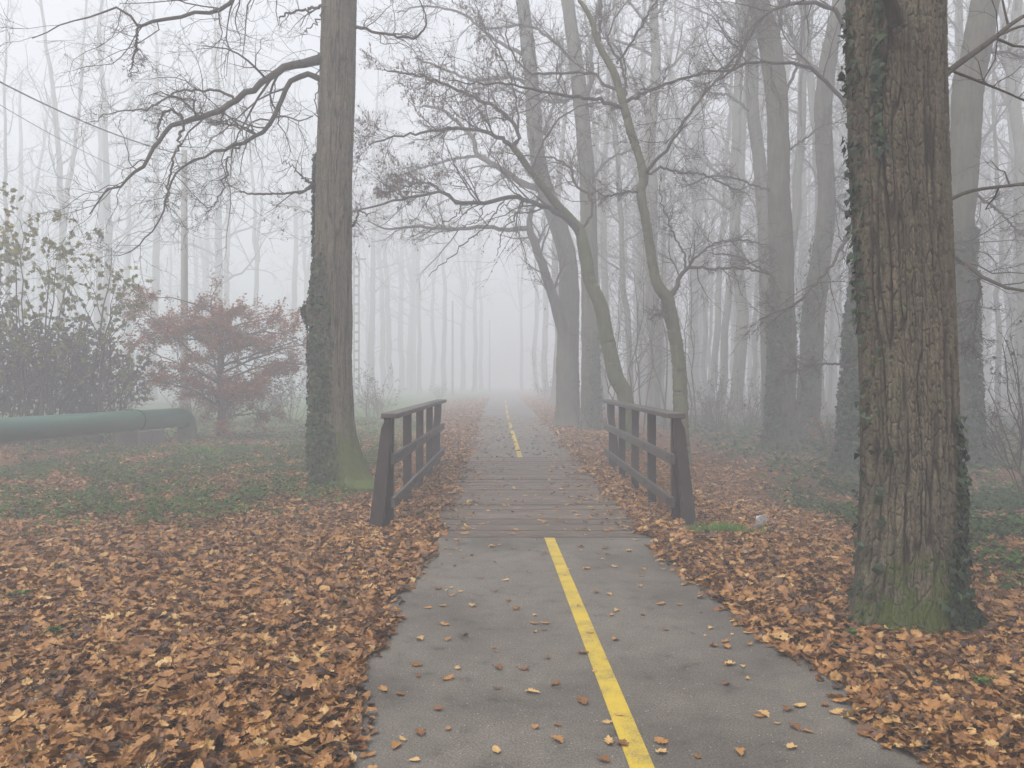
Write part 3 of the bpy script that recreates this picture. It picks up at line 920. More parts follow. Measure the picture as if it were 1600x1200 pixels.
def limb(pts, D, n=14, jit=.0):
    """pts: (x, y, width_px, depth offset)"""
    P, R = [], []
    for p in pts:
        d = D + (p[3] if len(p) > 3 else 0)
        P.append(px(p[0], p[1], d)); R.append(p[2] / 2 / F * d)
    P, R = smooth_line(P, R, n)
    if jit: P[1:-1] += jit * rng.normal(size=P[1:-1].shape)
    return P, R

def crown_mesh(limbs, levels, base, parent, mat=M_TWIG, name='crown', sides0=7, extra=None, label=None):
    """limbs: list of (P,R) same n; levels: list of kwargs for grow"""
    P = np.stack([l[0] for l in limbs]); R = np.stack([l[1] for l in limbs])
    V, q = tubes(P, R, sides0)
    parts = [(V, [q], {})]
    allp = [(P, R)]
    for li, kw in enumerate(levels):
        src = allp[-1]
        P, R = grow(src[0], src[1], **kw)
        allp.append((P, R))
        V, q = tubes(P, R, 5 if li == 0 else 3)
        parts.append((V, [q], {}))
    if extra:
        for (P2, R2, s2) in extra:
            V, q = tubes(P2, R2, s2); parts.append((V, [q], {}))
    V, Fs, _ = merge(parts)
    V = V - np.array(base)
    A = {'moss': np.zeros(len(V))}
    o = add_mesh(name, V, Fs, mat, parent, A, smooth=True)
    if label: o['label'] = label
    return allp

# ---- thick oak on the right
reseed(21)
OC = (2.487, 5.12)
ob = (OC[0], OC[1], float(ground_z(*OC)))
oak = empty('oak_tree', ob, 'thick rough barked oak trunk with ivy, nearest tree on the right', 'tree')
def oC(z): return OC[0] + .028 * np.sin(z * 1.3) - .012 * z + .02 * (z > 0) * 0, OC[1] + .0 * z
def oR(z): return np.interp(z, [-.2, 0, .2, .5, 1.0, 1.8, 2.6, 4, 6, 9, 14, 18], [.345, .335, .315, .295, .278, .276, .280, .284, .26, .235, .16, .08])
def oflare(t, z):
    return np.exp(-np.maximum(z + .05, 0) / .22) * (.042 + .04 * np.cos(t * 3 + .6) + .028 * np.cos(t * 5 + 2))
def obul(t, z):      # healed knot below the stub
    return .035 * np.exp(-(((np.mod(t + 1.75 + math.pi, 2 * math.pi) - math.pi) / .45) ** 2 + ((z - 3.62) / .2) ** 2))
def omoss(t, z):
    low = np.exp(-np.maximum(z, 0) / .36) * (.5 + .5 * np.cos(t + 1.65)) * 1.15
    d = np.mod(t + .25 + math.pi, 2 * math.pi) - math.pi
    side = np.exp(-(d / .30) ** 2) * (.35 + .75 * np.exp(-((z - 1.15) / .7) ** 2))
    return np.clip(np.maximum(low, side), 0, 1.1) + .10
zs = np.concatenate([np.linspace(-.2, 4.6, 1000), np.linspace(4.65, 18, 90)])
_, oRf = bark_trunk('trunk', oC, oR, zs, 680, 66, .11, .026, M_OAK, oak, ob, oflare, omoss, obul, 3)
# ivy: strand on the left edge, a climbing patch on the face, a curtain low on the right
n = 420
z1 = rng.uniform(1.9, 4.6, n); t1 = math.pi + .19 * rng.normal(size=n) - .05
keep = rng.random(n) < .35 + .65 * sstep(.5, .62, fbm(z1 * 2.2, 0 * z1 + 3, o=2))
z1, t1 = z1[keep], t1[keep]
n = 130
z2 = rng.uniform(2.9, 4.3, n); t2 = -2.36 + .06 * rng.normal(size=n) + .10 * (z2 - 3.2)
n = 300
z3 = rng.uniform(-.02, 1.95, n) ** 1.0; t3 = math.pi + .30 * rng.normal(size=n)
k3 = rng.random(n) < .35; z3, t3 = z3[k3], t3[k3]
n = 1100
z4 = 1.35 * rng.random(n) ** 1.4 - .02; t4 = -.80 + .2 * rng.normal(size=n) * (1 - .3 * z4) - .12 * np.sin(z4 * 5)
k4 = rng.random(n) < 1 - .75 * sstep(.5, 1.3, z4); z4, t4 = z4[k4], t4[k4]
tt, zz = np.concatenate([t1, t2, t3, t4]), np.concatenate([z1, z2, z3, z4])
ivy_on(oC, oRf, tt, zz, .052, ob, oak, lift=.035, tone=(.35, .25))
# ivy stems
st = []
for k in range(5):
    zz = np.linspace(-.1, 4.4 if k < 3 else 1.3, 40)
    tz = (math.pi - .12 + .1 * k if k < 3 else -.85 + .2 * (k - 3)) + .10 * np.cumsum(rng.normal(size=40)) / 4
    cx, cy = oC(zz); r = oRf(tz, zz) + .004
    st.append((np.stack([cx + r * np.cos(tz), cy + r * np.sin(tz), zz], 1), np.linspace(.010, .003, 40)))
P = np.stack([s[0] for s in st]) - np.array(ob); R = np.stack([s[1] for s in st])
V, q = tubes(P, R, 5)
add_mesh('ivy_stem', V, [q], M_TWIG, oak, {'moss': np.zeros(len(V))}, smooth=True)
# limbs: the stub up front, and the ones reaching out to the right
ol = [limb([(1408, 62, 30, -.15), (1398, 25, 24, -.3), (1386, -10, 22, -.42), (1360, -70, 18, -.5), (1330, -200, 12, -.6)], 5.12),
      limb([(1470, 125, 11, 0), (1488, 107, 10, .2), (1530, 77, 9, .5), (1558, 56, 8, .8), (1600, 25, 6, 1.1), (1700, -20, 3, 1.6)], 5.12),
      limb([(1558, 56, 5, .8), (1600, 40, 4, 1), (1660, 38, 3, 1.2), (1720, 20, 2, 1.4)], 5.12),
      limb([(1470, 100, 5, 0), (1491, 112, 4.5, .2), (1537, 130, 4, .5), (1600, 157, 3, .8), (1680, 200, 2, 1.2)], 5.12),
      limb([(1465, 318, 7, 0), (1488, 310, 6, .3), (1523, 297, 5.5, .6), (1600, 287, 5, 1.1), (1700, 270, 2, 1.6)], 5.12)]
crown_mesh(ol, [dict(k=7, L=.45, ang=.8, n=6, t0=.35, jit=.22, rmin=.002, maxlen=.8), dict(k=5, L=.5, ang=.8, n=5, jit=.25, rmin=.0014, maxlen=.5), dict(k=3, L=.5, ang=.8, n=4, jit=.25, rmin=.0012)],
           ob, oak, M_TWIG, 'limb')

def high_crown(base, z0, z1, rad, nl, cx, cy, r0, parent, ks=(6, 5, 4), mat=M_TWIG, zstretch=1):
    """limbs above the picture, so the tree is whole"""
    L = []
    for k in range(nl):
        t = (k + .5) / nl
        z = z0 + (z1 - z0) * t
        a = k * 2.4 + rng.random()
        ln = rad * (1 - .55 * t) * (.7 + .5 * rng.random())
        d = np.array([math.cos(a), math.sin(a), .35 + .8 * t]); d /= np.linalg.norm(d)
        pts = [np.array([cx, cy, z])]
        for j in range(9):
            d = d + .16 * rng.normal(size=3) + np.array([0, 0, .05]); d /= np.linalg.norm(d)
            pts.append(pts[-1] + d * ln / 9)
        L.append((np.array(pts), np.linspace(r0 * (1 - .6 * t), .015, 10)))
    lv = [dict(k=ks[0], L=.5, ang=.75, n=6, jit=.18, up=.03, rmin=.006), dict(k=ks[1], L=.5, ang=.75, n=5, jit=.2, up=.02, rmin=.005), dict(k=ks[2], L=.5, ang=.75, n=4, jit=.22, rmin=.004)]
    return crown_mesh(L, lv, base, parent, mat)
high_crown(ob, 6.5, 16, 5.5, 12, OC[0] - .1, OC[1], .13, oak, (4, 4, 3))

# ---- tall tree on the left with ivy and a burl
reseed(22)
LC = (-2.62, 12.35)
lb = (LC[0], LC[1], float(ground_z(*LC)))
ltree = empty('oak_tree', lb, 'tall trunk with ivy and mossy foot left of the bridge', 'tree')
LPROF = [(758, 531, 78), (747, 529, 72), (720, 524, 76), (695, 521, 73), (660, 519, 66), (600, 518, 63), (555, 518, 62), (500, 521, 58), (450, 520, 58), (402, 521, 56), (280, 521.5, 55), (140, 527, 55), (0, 530, 53), (-150, 533, 50)]
_z = np.array([CH - (p[0] - HY) / F * LC[1] for p in LPROF]); _x = np.array([(p[1] - CX) / F * LC[1] for p in LPROF]); _r = np.array([p[2] / 2 / F * LC[1] for p in LPROF])
def lC(z): return np.interp(z, np.append(_z, [12, 20]), np.append(_x, [_x[-1] + .1, _x[-1] + .3])), LC[1] + 0 * z
def lR(z): return np.interp(z, np.append(_z, [12, 20]), np.append(_r, [.2, .07]))
def lfl(t, z):
    f = np.exp(-np.maximum(z + .05, 0) / .22)
    return f * (.03 + .15 * np.maximum(np.cos(t + .35), 0) ** 3 + .06 * np.cos(t * 3 + 1.2) + .03 * np.cos(t * 5)) + .07 * np.exp(-np.maximum(z, 0) / .6) * np.maximum(np.cos(t + .2), 0) ** 2
def lbul(t, z):
    d = np.mod(t - math.pi + .35 + math.pi, 2 * math.pi) - math.pi
    return .19 * np.exp(-(d / .55) ** 2 - ((z - 2.62) / .24) ** 2) + .05 * np.exp(-(d / .5) ** 2 - ((z - 2.2) / .5) ** 2)
def lmoss(t, z):
    return np.clip(np.exp(-np.maximum(z, 0) / .45) * 1.5 + .25 * np.exp(-((np.mod(t + .5 + math.pi, 2 * math.pi) - math.pi) / .8) ** 2), 0, 1.1)
zs = np.concatenate([np.linspace(-.25, 7.6, 760), np.linspace(7.7, 20, 80)])
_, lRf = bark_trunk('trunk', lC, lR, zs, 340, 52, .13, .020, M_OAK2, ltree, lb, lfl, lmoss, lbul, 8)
n = 9000
z1 = 3.6 * rng.random(n); t1 = math.pi + .55 + rng.uniform(-1.4, 1.5, n)     # wraps round the left half
dd = np.abs(np.mod(t1 - (math.pi + .55) + math.pi, 2 * math.pi) - math.pi)
w = 1.4 - .12 * np.maximum(z1 - 2.2, 0) * 4 + .5 * (fbm(z1 * 1.8, 0 * z1, o=3) - .5)
keep = (dd < w) & (rng.random(n) < (.25 + .75 * sstep(.42, .55, fbm(t1 * 3, z1 * 4, o=3))) * (1 - .88 * sstep(w - .75, w, dd)) * (1 - .7 * sstep(2.6, 3.5, z1)))
z1, t1 = z1[keep], t1[keep]
n = 700
z2 = rng.uniform(3.0, 5.0, n); t2 = math.pi + .12 * rng.normal(size=n)
ivy_on(lC, lRf, np.concatenate([t1, t2]), np.concatenate([z1, z2]), .062, lb, ltree, lift=.045, tone=(.5, .25))
LL = [limb([(505, 92, 17, 0), (480, 96, 14, -.1), (450, 105, 12, -.2), (400, 135, 10, -.4), (365, 157, 9.5, -.5), (330, 180, 9, -.7), (290, 187, 8, -.8), (262, 200, 7, -.9), (240, 235, 6, -1), (222, 265, 5.5, -1.1), (205, 272, 4.5, -1.1), (185, 290, 3.6, -1.2), (165, 300, 3, -1.2), (140, 335, 2, -1.3)], 12.35, 30, .012),
      limb([(507, 127, 10, 0), (480, 116, 9, .1), (462, 121, 8.5, .1), (450, 132, 8, .15), (436, 168, 7.5, .1), (420, 195, 7, 0), (405, 210, 6.5, 0), (385, 219, 6, -.1), (352, 232, 5, -.2), (330, 238, 4, -.3), (290, 260, 3.4, -.4), (268, 282, 3.2, -.4), (258, 320, 3, -.5), (245, 350, 2.4, -.5), (215, 385, 2, -.5), (185, 400, 1.2, -.5)], 12.35, 30, .012),
      limb([(365, 157, 5, -.5), (345, 143, 4, -.5), (300, 141, 3.5, -.3), (265, 150, 3, -.2), (225, 170, 2.5, -.1), (180, 176, 2, 0), (140, 190, 1.2, 0)], 12.35, 30, .02),
      limb([(285, 187, 4.5, -.8), (280, 225, 4, -.9), (270, 255, 3.5, -.9), (263, 290, 2.6, -.9), (262, 330, 1.6, -1)], 12.35, 30, .015),
      limb([(285, 185, 4.5, -.8), (268, 172, 4, -.7), (254, 178, 4, -.7), (248, 198, 3, -.6), (246, 222, 2, -.6)], 12.35, 30, .01),
      limb([(405, 210, 4, 0), (375, 200, 3.2, .1), (348, 192, 3, .2), (325, 191, 2, .3)], 12.35, 30, .02),
      limb([(380, 222, 3.5, -.1), (356, 245, 3, -.2), (352, 280, 2.6, -.2), (340, 310, 2, -.2), (322, 335, 1.4, -.2)], 12.35, 30, .02),
      limb([(520, -150, 14, 0), (450, -90, 9, -.5), (395, -40, 7, -.9), (360, 0, 6.5, -1.2), (330, 24, 6, -1.4), (300, 20, 5.5, -1.5), (262, 30, 5.5, -1.5), (232, 35, 5, -1.6), (215, 44, 5, -1.6), (205, 28, 4, -1.6), (185, 12, 3.5, -1.7), (150, 24, 2.6, -1.7), (100, 38, 2, -1.8), (50, 60, 1.5, -1.9)], 12.35, 30, .012),
      limb([(215, 44, 4, -1.6), (213, 72, 3.6, -1.6), (207, 95, 3, -1.6), (203, 112, 1.6, -1.6)], 12.35, 30, .01),
      limb([(500, 298, 8, 0), (485, 292, 7, -.1), (470, 300, 4, -.2), (430, 303, 3.2, -.3), (398, 303, 3, -.4), (375, 300, 2.6, -.5)], 12.35, 30, .01),
      limb([(492, 292, 4, -.1), (478, 282, 3, -.2), (460, 262, 2, -.2), (440, 250, 1.4, -.2)], 12.35, 30, .02),
      limb([(545, 42, 6, 0), (575, 46, 4.5, -.1), (620, 56, 4, -.2), (655, 58, 3.6, -.3), (664, 40, 3, -.3), (662, 10, 2, -.3), (640, -20, 1.4, -.4)], 12.35, 30, .015),
      limb([(548, 355, 4, 0), (556, 345, 3, -.1), (562, 330, 2.4, -.1), (575, 335, 1.5, -.2)], 12.35, 30, .01),
      limb([(505, 8, 5, 0), (480, 14, 4, .2), (450, 20, 3.2, .4), (436, 28, 2.6, .5)], 12.35, 30, .01),
      limb([(503, 60, 2.2, 0), (495, 150, 2, -.3), (497, 190, 2, -.3), (505, 230, 1.5, -.1)], 12.35, 30, .02),
      limb([(510, 0, 3, -.2), (498, 30, 2.4, -.3), (480, 50, 1.6, -.3), (472, 58, 1.2, -.3)], 12.35, 30, .02)]
short = [9, 10, 12, 13, 14, 15]
crown_mesh([l for k, l in enumerate(LL) if k not in short], [dict(k=16, L=.34, ang=.9, n=8, t0=.12, jit=.26, rmin=.003, maxlen=1.7, rr=.4), dict(k=7, L=.6, ang=.85, n=6, jit=.28, rmin=.0026, maxlen=.9), dict(k=5, L=.6, ang=.8, n=4, jit=.26, rmin=.0022, maxlen=.5)],
           lb, ltree, M_TWIG, 'limb')
crown_mesh([LL[k] for k in short], [dict(k=6, L=.5, ang=.9, n=7, t0=.1, jit=.25, rmin=.0026, maxlen=.9, rr=.5), dict(k=4, L=.55, ang=.8, n=5, jit=.25, rmin=.0022), dict(k=3, L=.55, ang=.8, n=4, jit=.25, rmin=.002)],
           lb, ltree, M_TWIG, 'limb')
high_crown(lb, 7.6, 18, 5.0, 12, -2.5, LC[1], .12, ltree, (5, 4, 3))

# ------------------------------------------------------------------ other trees drawn from the picture
def simple_tree(name, label, D, trunk, limbs, levels, bare=(), mat=M_BARK, cat='tree', group=None, moss=lambda z: .15 + 0 * z, ivy=None, sides=18, top=None, seeds=0, crown_mat=M_TWIG, jit=.015, high=None, rough=.03, zmoss=1):
    P = [px(p[0], p[1], D + (p[3] if len(p) > 3 else 0)) for p in trunk]
    R = [p[2] / 2 / F * D for p in trunk]
    P0 = P[0].copy(); P0[2] = float(ground_z(P0[0], P0[1]))
    P[0] = P0 - np.array([0, 0, .12])
    if top:      # continue above the picture
        t = np.array(P[-1]); d = norm((P[-1] - P[-2])[None])[0]; d = norm((d + np.array([0, 0, 1.0]))[None])[0]
        P += [t + d * top * .5, t + d * top + np.array([0, 0, top * .1])]; R += [R[-1] * .6, .03]
    P, R = smooth_line(P, R, max(40, 14 * len(P)))
    P[1:-1] += rough * .15 * rng.normal(size=P[1:-1].shape) * np.array([1, 1, 0])
    # root flare
    zz = P[:, 2] - P0[2]
    R = R * (1 + .38 * np.exp(-np.maximum(zz, 0) / .28))
    e = empty(name, P0, label, cat, group)
    V, q = tubes(P[None], R[None], sides)
    Vr = V.reshape(len(P), sides, 3); c = P[:, None, :]
    nz = fbm(Vr[..., 0] * 5, Vr[..., 1] * 5, Vr[..., 2] * 1.6, o=3) - .5
    Vr = c + (Vr - c) * (1 + .22 * nz[..., None])
    V = Vr.reshape(-1, 3)
    # cut what lies below ground a little
    A = {'moss': np.repeat(moss(P[:, 2]), sides)}
    add_mesh('trunk', V - P0, [q], mat, e, A, smooth=True)
    L = [limb(l, D, 30, jit) for l in limbs]
    if L:
        ex = [(*limb(l, D, 24, .03), 4) for l in bare]
        allp = crown_mesh(L, levels, P0, e, crown_mat, 'crown' if not high else 'limb', extra=[(a[None], b[None], c) for a, b, c in ex])
        if seeds:
            pos = np.concatenate([along(allp[-1][0], seeds // 2)[0], along(allp[-2][0], seeds // 2)[0]])
            n = len(pos)
            X = np.array([0, 0, -1.0]) + .35 * rng.normal(size=(n, 3)); Z = rng.normal(size=(n, 3))
            V, Fs, A2 = place_leaves(pos - P0 + np.array([0, 0, -.03]), X, Z, .025 + .035 * rng.random(n), SMALL, rng.random(n))
            add_mesh('dry_leaves', V, Fs, M_SEED, e, A2)
    if high:
        t = P[-1]
        k = int(len(P) * .72)
        high_crown(P0, P[k][2], P[-1][2], high, 9, P[k][0], P[k][1], .06, e, (4, 3, 3))
    if ivy:
        z0, z1, dens, side, wid = ivy
        n = dens
        z = z0 + (z1 - z0) * rng.random(n) ** 1.2
        order = np.argsort(P[:, 2])
        def C(z): return np.interp(z, P[order, 2], P[order, 0]), np.interp(z, P[order, 2], P[order, 1])
        def Rf(t, z): return np.interp(z, P[order, 2], R[order]) * 1.02
        t = side + wid * rng.normal(size=n)
        k = rng.random(n) < .3 + .7 * sstep(.4, .55, fbm(t * 2, z * 2.5, o=2))
        ivy_on(C, Rf, t[k], z[k] , .085, P0, e, lift=.06, tone=(.4, .25))
    return e

TW = lambda a, b, c, l=.3, m=2.2: [dict(k=int(a * 1.5), L=l, ang=.75, n=7, t0=.15, jit=.20, rmin=.0048, maxlen=m, rr=.42, up=.02), dict(k=b + 1, L=.65, ang=.75, n=6, jit=.17, rmin=.0032, maxlen=m * .8, ktaper=.4), dict(k=c + 2, L=.65, ang=.7, n=4, jit=.16, rmin=.0025, maxlen=m * .5)]

reseed(31)
simple_tree('beech_tree', 'mossy bent tree leaning left over the path behind the right railing', 18.0,
    [(985, 712, 26), (977, 621, 25), (962, 587, 25), (949, 533, 24), (941, 487, 22), (930, 458, 21), (920, 433, 20), (916, 408, 20), (910, 379, 19), (904, 358, 17), (872, 322, 13, -.2), (852, 297, 11, -.4), (830, 268, 10, -.6), (801, 229, 9, -.9)],
    [[(907, 362, 11, 0), (882, 340, 9, -.3), (862, 328, 8, -.5), (820, 312, 7, -.9), (799, 308, 7, -1.1), (757, 317, 6.5, -1.4), (715, 315, 6, -1.7), (694, 301, 5, -1.8), (650, 307, 4, -2), (610, 315, 3.5, -2.2), (561, 329, 2.5, -2.5), (520, 340, 1.6, -2.7)],
     [(801, 229, 8, -.9), (811, 212, 6, -.9), (785, 175, 5.5, -1), (736, 150, 5, -1.2), (680, 126, 4, -1.4), (640, 115, 3, -1.6), (600, 108, 2, -1.8)],
     [(801, 229, 8, -.9), (778, 213, 6.5, -1.2), (736, 201, 5.5, -1.4), (701, 201, 5, -1.6), (655, 208, 4, -1.8), (620, 214, 3, -2), (575, 226, 1.8, -2.2)],
     [(911, 355, 5, 0), (927, 329, 4, .1), (921, 308, 4, .2), (900, 290, 4, .3), (890, 262, 3.5, .4), (869, 248, 3, .5), (837, 245, 2.6, .6), (790, 238, 2, .8)],
     [(694, 301, 4, -1.8), (670, 285, 3, -1.6), (640, 290, 2.5, -1.4), (600, 300, 1.8, -1.2)],
     [(830, 268, 4, -.6), (850, 220, 3.4, -.4), (880, 180, 3, -.2), (930, 160, 2.4, 0), (980, 170, 1.6, .2)],
     [(811, 212, 4, -.9), (806, 160, 3, -.7), (790, 100, 2.6, -.7), (760, 50, 2, -.6), (740, 0, 1.2, -.6)]],
    TW(15, 6, 5, .28, 2.0), mat=M_MOSSY, moss=lambda z: .42 + 0 * z, seeds=11000,
    bare=[[(790, 308, 3, -1.1), (760, 350, 2.6, -1.4), (720, 385, 2.2, -1.7), (670, 432, 1.2, -1.9)], [(820, 312, 3.5, -.9), (800, 345, 2.8, -1.2), (785, 365, 2, -1.3), (776, 400, 1.2, -1.4)],
          [(740, 312, 2.4, -1.5), (700, 345, 2, -1.7), (640, 372, 1.2, -1.9)], [(757, 317, 2, -1.4), (745, 345, 1.7, -1.5), (700, 362, 1, -1.6)], [(801, 312, 2, -1), (770, 335, 1.6, -.9), (722, 352, 1, -.8)]])
simple_tree('beech_tree', 'big forked trunk standing left of its pair at the path edge', 27.5,
    [(888, 672, 42), (887, 640, 38), (887, 560, 35), (888, 500, 35), (889, 440, 31), (886, 400, 29), (874, 358, 28), (857, 308, 26), (845, 270, 25), (837, 220, 24), (834, 175, 24), (828, 100, 22), (820, 30, 21), (814, -30, 20)],
    [[(880, 520, 18, -.3), (868, 475, 17, -.5), (856, 440, 15, -.7), (845, 408, 14, -.9), (834, 375, 13, -1), (827, 350, 10, -1), (832, 325, 7, -.9), (845, 300, 5, -.7), (840, 260, 3, -.5)],
     [(829, 356, 9, -1), (812, 357, 8, -1.1), (790, 358, 7, -1.3), (764, 354, 6.5, -1.6), (730, 357, 6, -1.9), (701, 357, 5.5, -2.2), (645, 354, 4.5, -2.6), (603, 357, 3, -3), (575, 345, 2, -3.2)],
     [(850, 300, 11, 0), (815, 285, 10, .3), (785, 265, 9, .5), (760, 250, 9, .7), (745, 240, 8, .8), (738, 215, 7, 1), (715, 190, 6, 1.2), (690, 172, 5, 1.4), (662, 165, 4, 1.6)],
     [(745, 243, 5, .8), (700, 250, 4, 1), (660, 262, 3.4, 1.3), (620, 275, 2.4, 1.6)],
     [(838, 230, 6, 0), (860, 180, 5, .3), (875, 120, 4, .6), (880, 60, 3, .9)],
     [(832, 140, 7, 0), (800, 120, 6, .3), (740, 125, 5, .5), (700, 110, 4, .8), (650, 90, 3, 1.1)],
     [(826, 90, 7, 0), (770, 60, 5, -.3), (720, 20, 4, -.6), (660, 10, 3, -.9), (620, 20, 2, -1.1)]],
    TW(11, 6, 4, .25, 2.6), mat=M_BARK, top=9, moss=lambda z: .25 * np.exp(-z / 1.5))
simple_tree('beech_tree', 'straight mossy trunk, right one of the pair at path edge', 25.5,
    [(924, 680, 40), (924, 640, 33), (923, 560, 29), (922, 492, 27), (920, 367, 27), (918, 283, 25), (913, 220, 24), (907, 157, 24), (899, 90, 22), (888, 10, 20), (884, -30, 19)],
    [[(912, 160, 9, 0), (922, 130, 8, .3), (925, 115, 7, .4), (924, 70, 6, .6), (932, 25, 5, .8), (940, -20, 4, 1)],
     [(905, 150, 6, 0), (870, 160, 5, -.5), (830, 150, 4, -1), (790, 135, 3, -1.4)],
     [(900, 100, 6, 0), (860, 60, 5, -.5), (820, 40, 4, -1), (760, 45, 3, -1.4)],
     [(918, 290, 5, 0), (950, 250, 4, -.5), (985, 235, 3, -.9)]],
    TW(10, 6, 4, .3, 2.4), mat=M_BARK, top=9, moss=lambda z: .3 + 0 * z, ivy=(0, 3.2, 700, -1.2, .9))
simple_tree('young_tree', 'slender mossy tree with a kinked fork behind the right railing end', 15.2,
    [(1066, 726, 25), (1064, 660, 23), (1062, 590, 22), (1058, 545, 21), (1052, 510, 20), (1046, 485, 22), (1043, 466, 20), (1028, 446, 17), (1020, 417, 16), (1014, 379, 15), (1009, 346, 14), (1001, 300, 15), (1006, 279, 15), (999, 246, 13), (987, 210, 13), (975, 168, 13), (960, 115, 12), (935, 70, 9), (923, 28, 8), (905, 0, 6)],
    [[(1045, 467, 9, 0), (1053, 454, 8, 0), (1062, 436, 7, 0), (1072, 421, 6.5, -.1), (1087, 416, 5, -.3), (1110, 420, 4.5, -.5), (1145, 418, 4, -.8), (1175, 422, 3.4, -1), (1201, 429, 2.6, -1.2)],
     [(1072, 421, 4, -.1), (1070, 400, 3.6, 0), (1060, 380, 3, .1), (1053, 367, 3, .2), (1037, 325, 2.4, .4), (1030, 290, 1.6, .5)],
     [(1072, 421, 4, -.1), (1095, 395, 3.4, .2), (1120, 380, 3, .5), (1160, 375, 2.4, .8), (1200, 385, 1.6, 1)],
     [(1008, 272, 7, 0), (1025, 250, 5.5, -.3), (1047, 227, 5, -.6), (1075, 182, 4, -1), (1100, 147, 3.4, -1.3), (1150, 90, 2.6, -1.7), (1190, 30, 1.8, -2)],
     [(1008, 275, 5, 0), (1035, 262, 4, .3), (1065, 270, 3.4, .6), (1100, 274, 3, .9), (1160, 300, 2.2, 1.3)],
     [(975, 160, 7, 0), (1000, 148, 5, -.2), (1030, 136, 4.5, -.4), (1065, 124, 4, -.7), (1100, 115, 3, -1), (1160, 100, 2.2, -1.4)],
     [(972, 168, 7, 0), (950, 162, 6, -.3), (921, 152, 5.5, -.6), (880, 148, 5, -.9), (848, 143, 4.5, -1.2), (806, 133, 3.6, -1.5), (750, 130, 2.6, -1.8), (700, 126, 1.6, -2)],
     [(966, 140, 5, 0), (946, 133, 5, .3), (935, 120, 4.5, .4), (925, 115, 4.5, .5), (885, 114, 4, .7), (837, 114, 3.4, 1), (820, 105, 3.2, 1.1), (806, 93, 3, 1.2), (792, 60, 2.4, 1.3), (792, 30, 1.8, 1.4)],
     [(976, 150, 5, 0), (977, 122, 4.5, .3), (970, 100, 4, .5), (958, 80, 3.6, .6), (949, 63, 3, .7), (960, 30, 2.4, .9), (990, -10, 1.6, 1)],
     [(965, 100, 4, 0), (990, 60, 3.4, -.3), (1015, 20, 3, -.6), (1040, -20, 2.2, -.9)],
     [(1000, 300, 4, 0), (975, 300, 3.4, -.3), (955, 306, 3, -.5), (930, 300, 2.2, -.7)],
     [(935, 70, 5, 0), (938, 40, 4, .2), (940, 10, 3.4, .3), (950, -30, 2.4, .4)],
     [(1047, 480, 3, 0), (1035, 490, 2.4, -.2), (1024, 492, 1.6, -.3)]],
    TW(11, 6, 4, .30, 1.6), mat=M_MOSSY, moss=lambda z: .5 * np.exp(-z / 4.0), seeds=900)
simple_tree('beech_tree', 'tall grey trunk with ivy foot, left of the leaning pair at right', 18.6,
    [(1222, 706, 52), (1221, 680, 44), (1222, 620, 40), (1224, 550, 39), (1222, 480, 39), (1220, 385, 36), (1217, 300, 34), (1216, 210, 33), (1212, 140, 34), (1203, 70, 34), (1196, 40, 33), (1184, 0, 30), (1172, -50, 27)],
    [[(1206, 62, 14, 0), (1217, 45, 7, .2), (1220, 20, 6, .3), (1221, -20, 5, .4), (1225, -80, 3, .5)],
     [(1226, 160, 5, 0), (1232, 135, 5, .2), (1248, 94, 5, .4), (1254, 50, 4.6, .5), (1258, 0, 4, .6), (1262, -60, 3, .7)],
     [(1225, 240, 3.6, 0), (1260, 215, 3, -.4), (1290, 195, 2.4, -.7), (1320, 190, 1.6, -1)],
     [(1205, 430, 4, 0), (1180, 415, 3.4, -.4), (1150, 400, 3, -.8), (1110, 395, 2, -1.2)],
     [(1208, 300, 4, 0), (1170, 285, 3.4, -.3), (1120, 275, 2.8, -.7), (1075, 290, 2, -1)]],
    TW(10, 6, 4, .3, 2.0), mat=M_BARK, top=10, ivy=(0, 3.6, 2600, 3.3, .9), moss=lambda z: .25 + 0 * z, high=3.5)
simple_tree('beech_tree', 'thinner curved stem rising just behind the tall ivy footed trunk', 25.0,
    [(1206, 686, 30), (1200, 500, 24), (1196, 380, 22), (1192, 315, 21), (1186, 245, 20), (1176, 175, 20), (1175, 110, 20), (1172, 60, 19), (1165, 0, 18), (1158, -50, 16)],
    [[(1172, 60, 6, 0), (1140, 30, 5, .5), (1110, -10, 4, 1)], [(1178, 180, 5, 0), (1140, 150, 4, -.5), (1100, 145, 3, -1)]],
    TW(8, 5, 4, .4, 2.4), mat=M_BARK, top=8, high=3)
simple_tree('beech_tree', 'leaning trunk bending right then up, left of the thick oak', 20.6,
    [(1254, 700, 44), (1259, 660, 38), (1264, 620, 36), (1269, 520, 35), (1276, 450, 33), (1283, 402, 30), (1290, 340, 27), (1292, 300, 26), (1289, 245, 26), (1286, 175, 27), (1292, 110, 26), (1302, 52, 23), (1312, 0, 21), (1320, -50, 19)],
    [[(1285, 118, 10, 0), (1270, 105, 9, .4), (1250, 88, 8, .7), (1240, 60, 7, .9), (1228, 25, 6, 1.1), (1215, -20, 4, 1.3)],
     [(1300, 290, 6, 0), (1304, 280, 4, -.2), (1312, 275, 2, -.4)],
     [(1296, 300, 4, 0), (1318, 330, 3, -.4), (1330, 340, 2, -.7)]],
    TW(9, 6, 4, .4, 2.0), mat=M_BARK, top=9, ivy=(.0, 5.2, 1400, -2.5, .8), moss=lambda z: .2 + 0 * z, high=3)
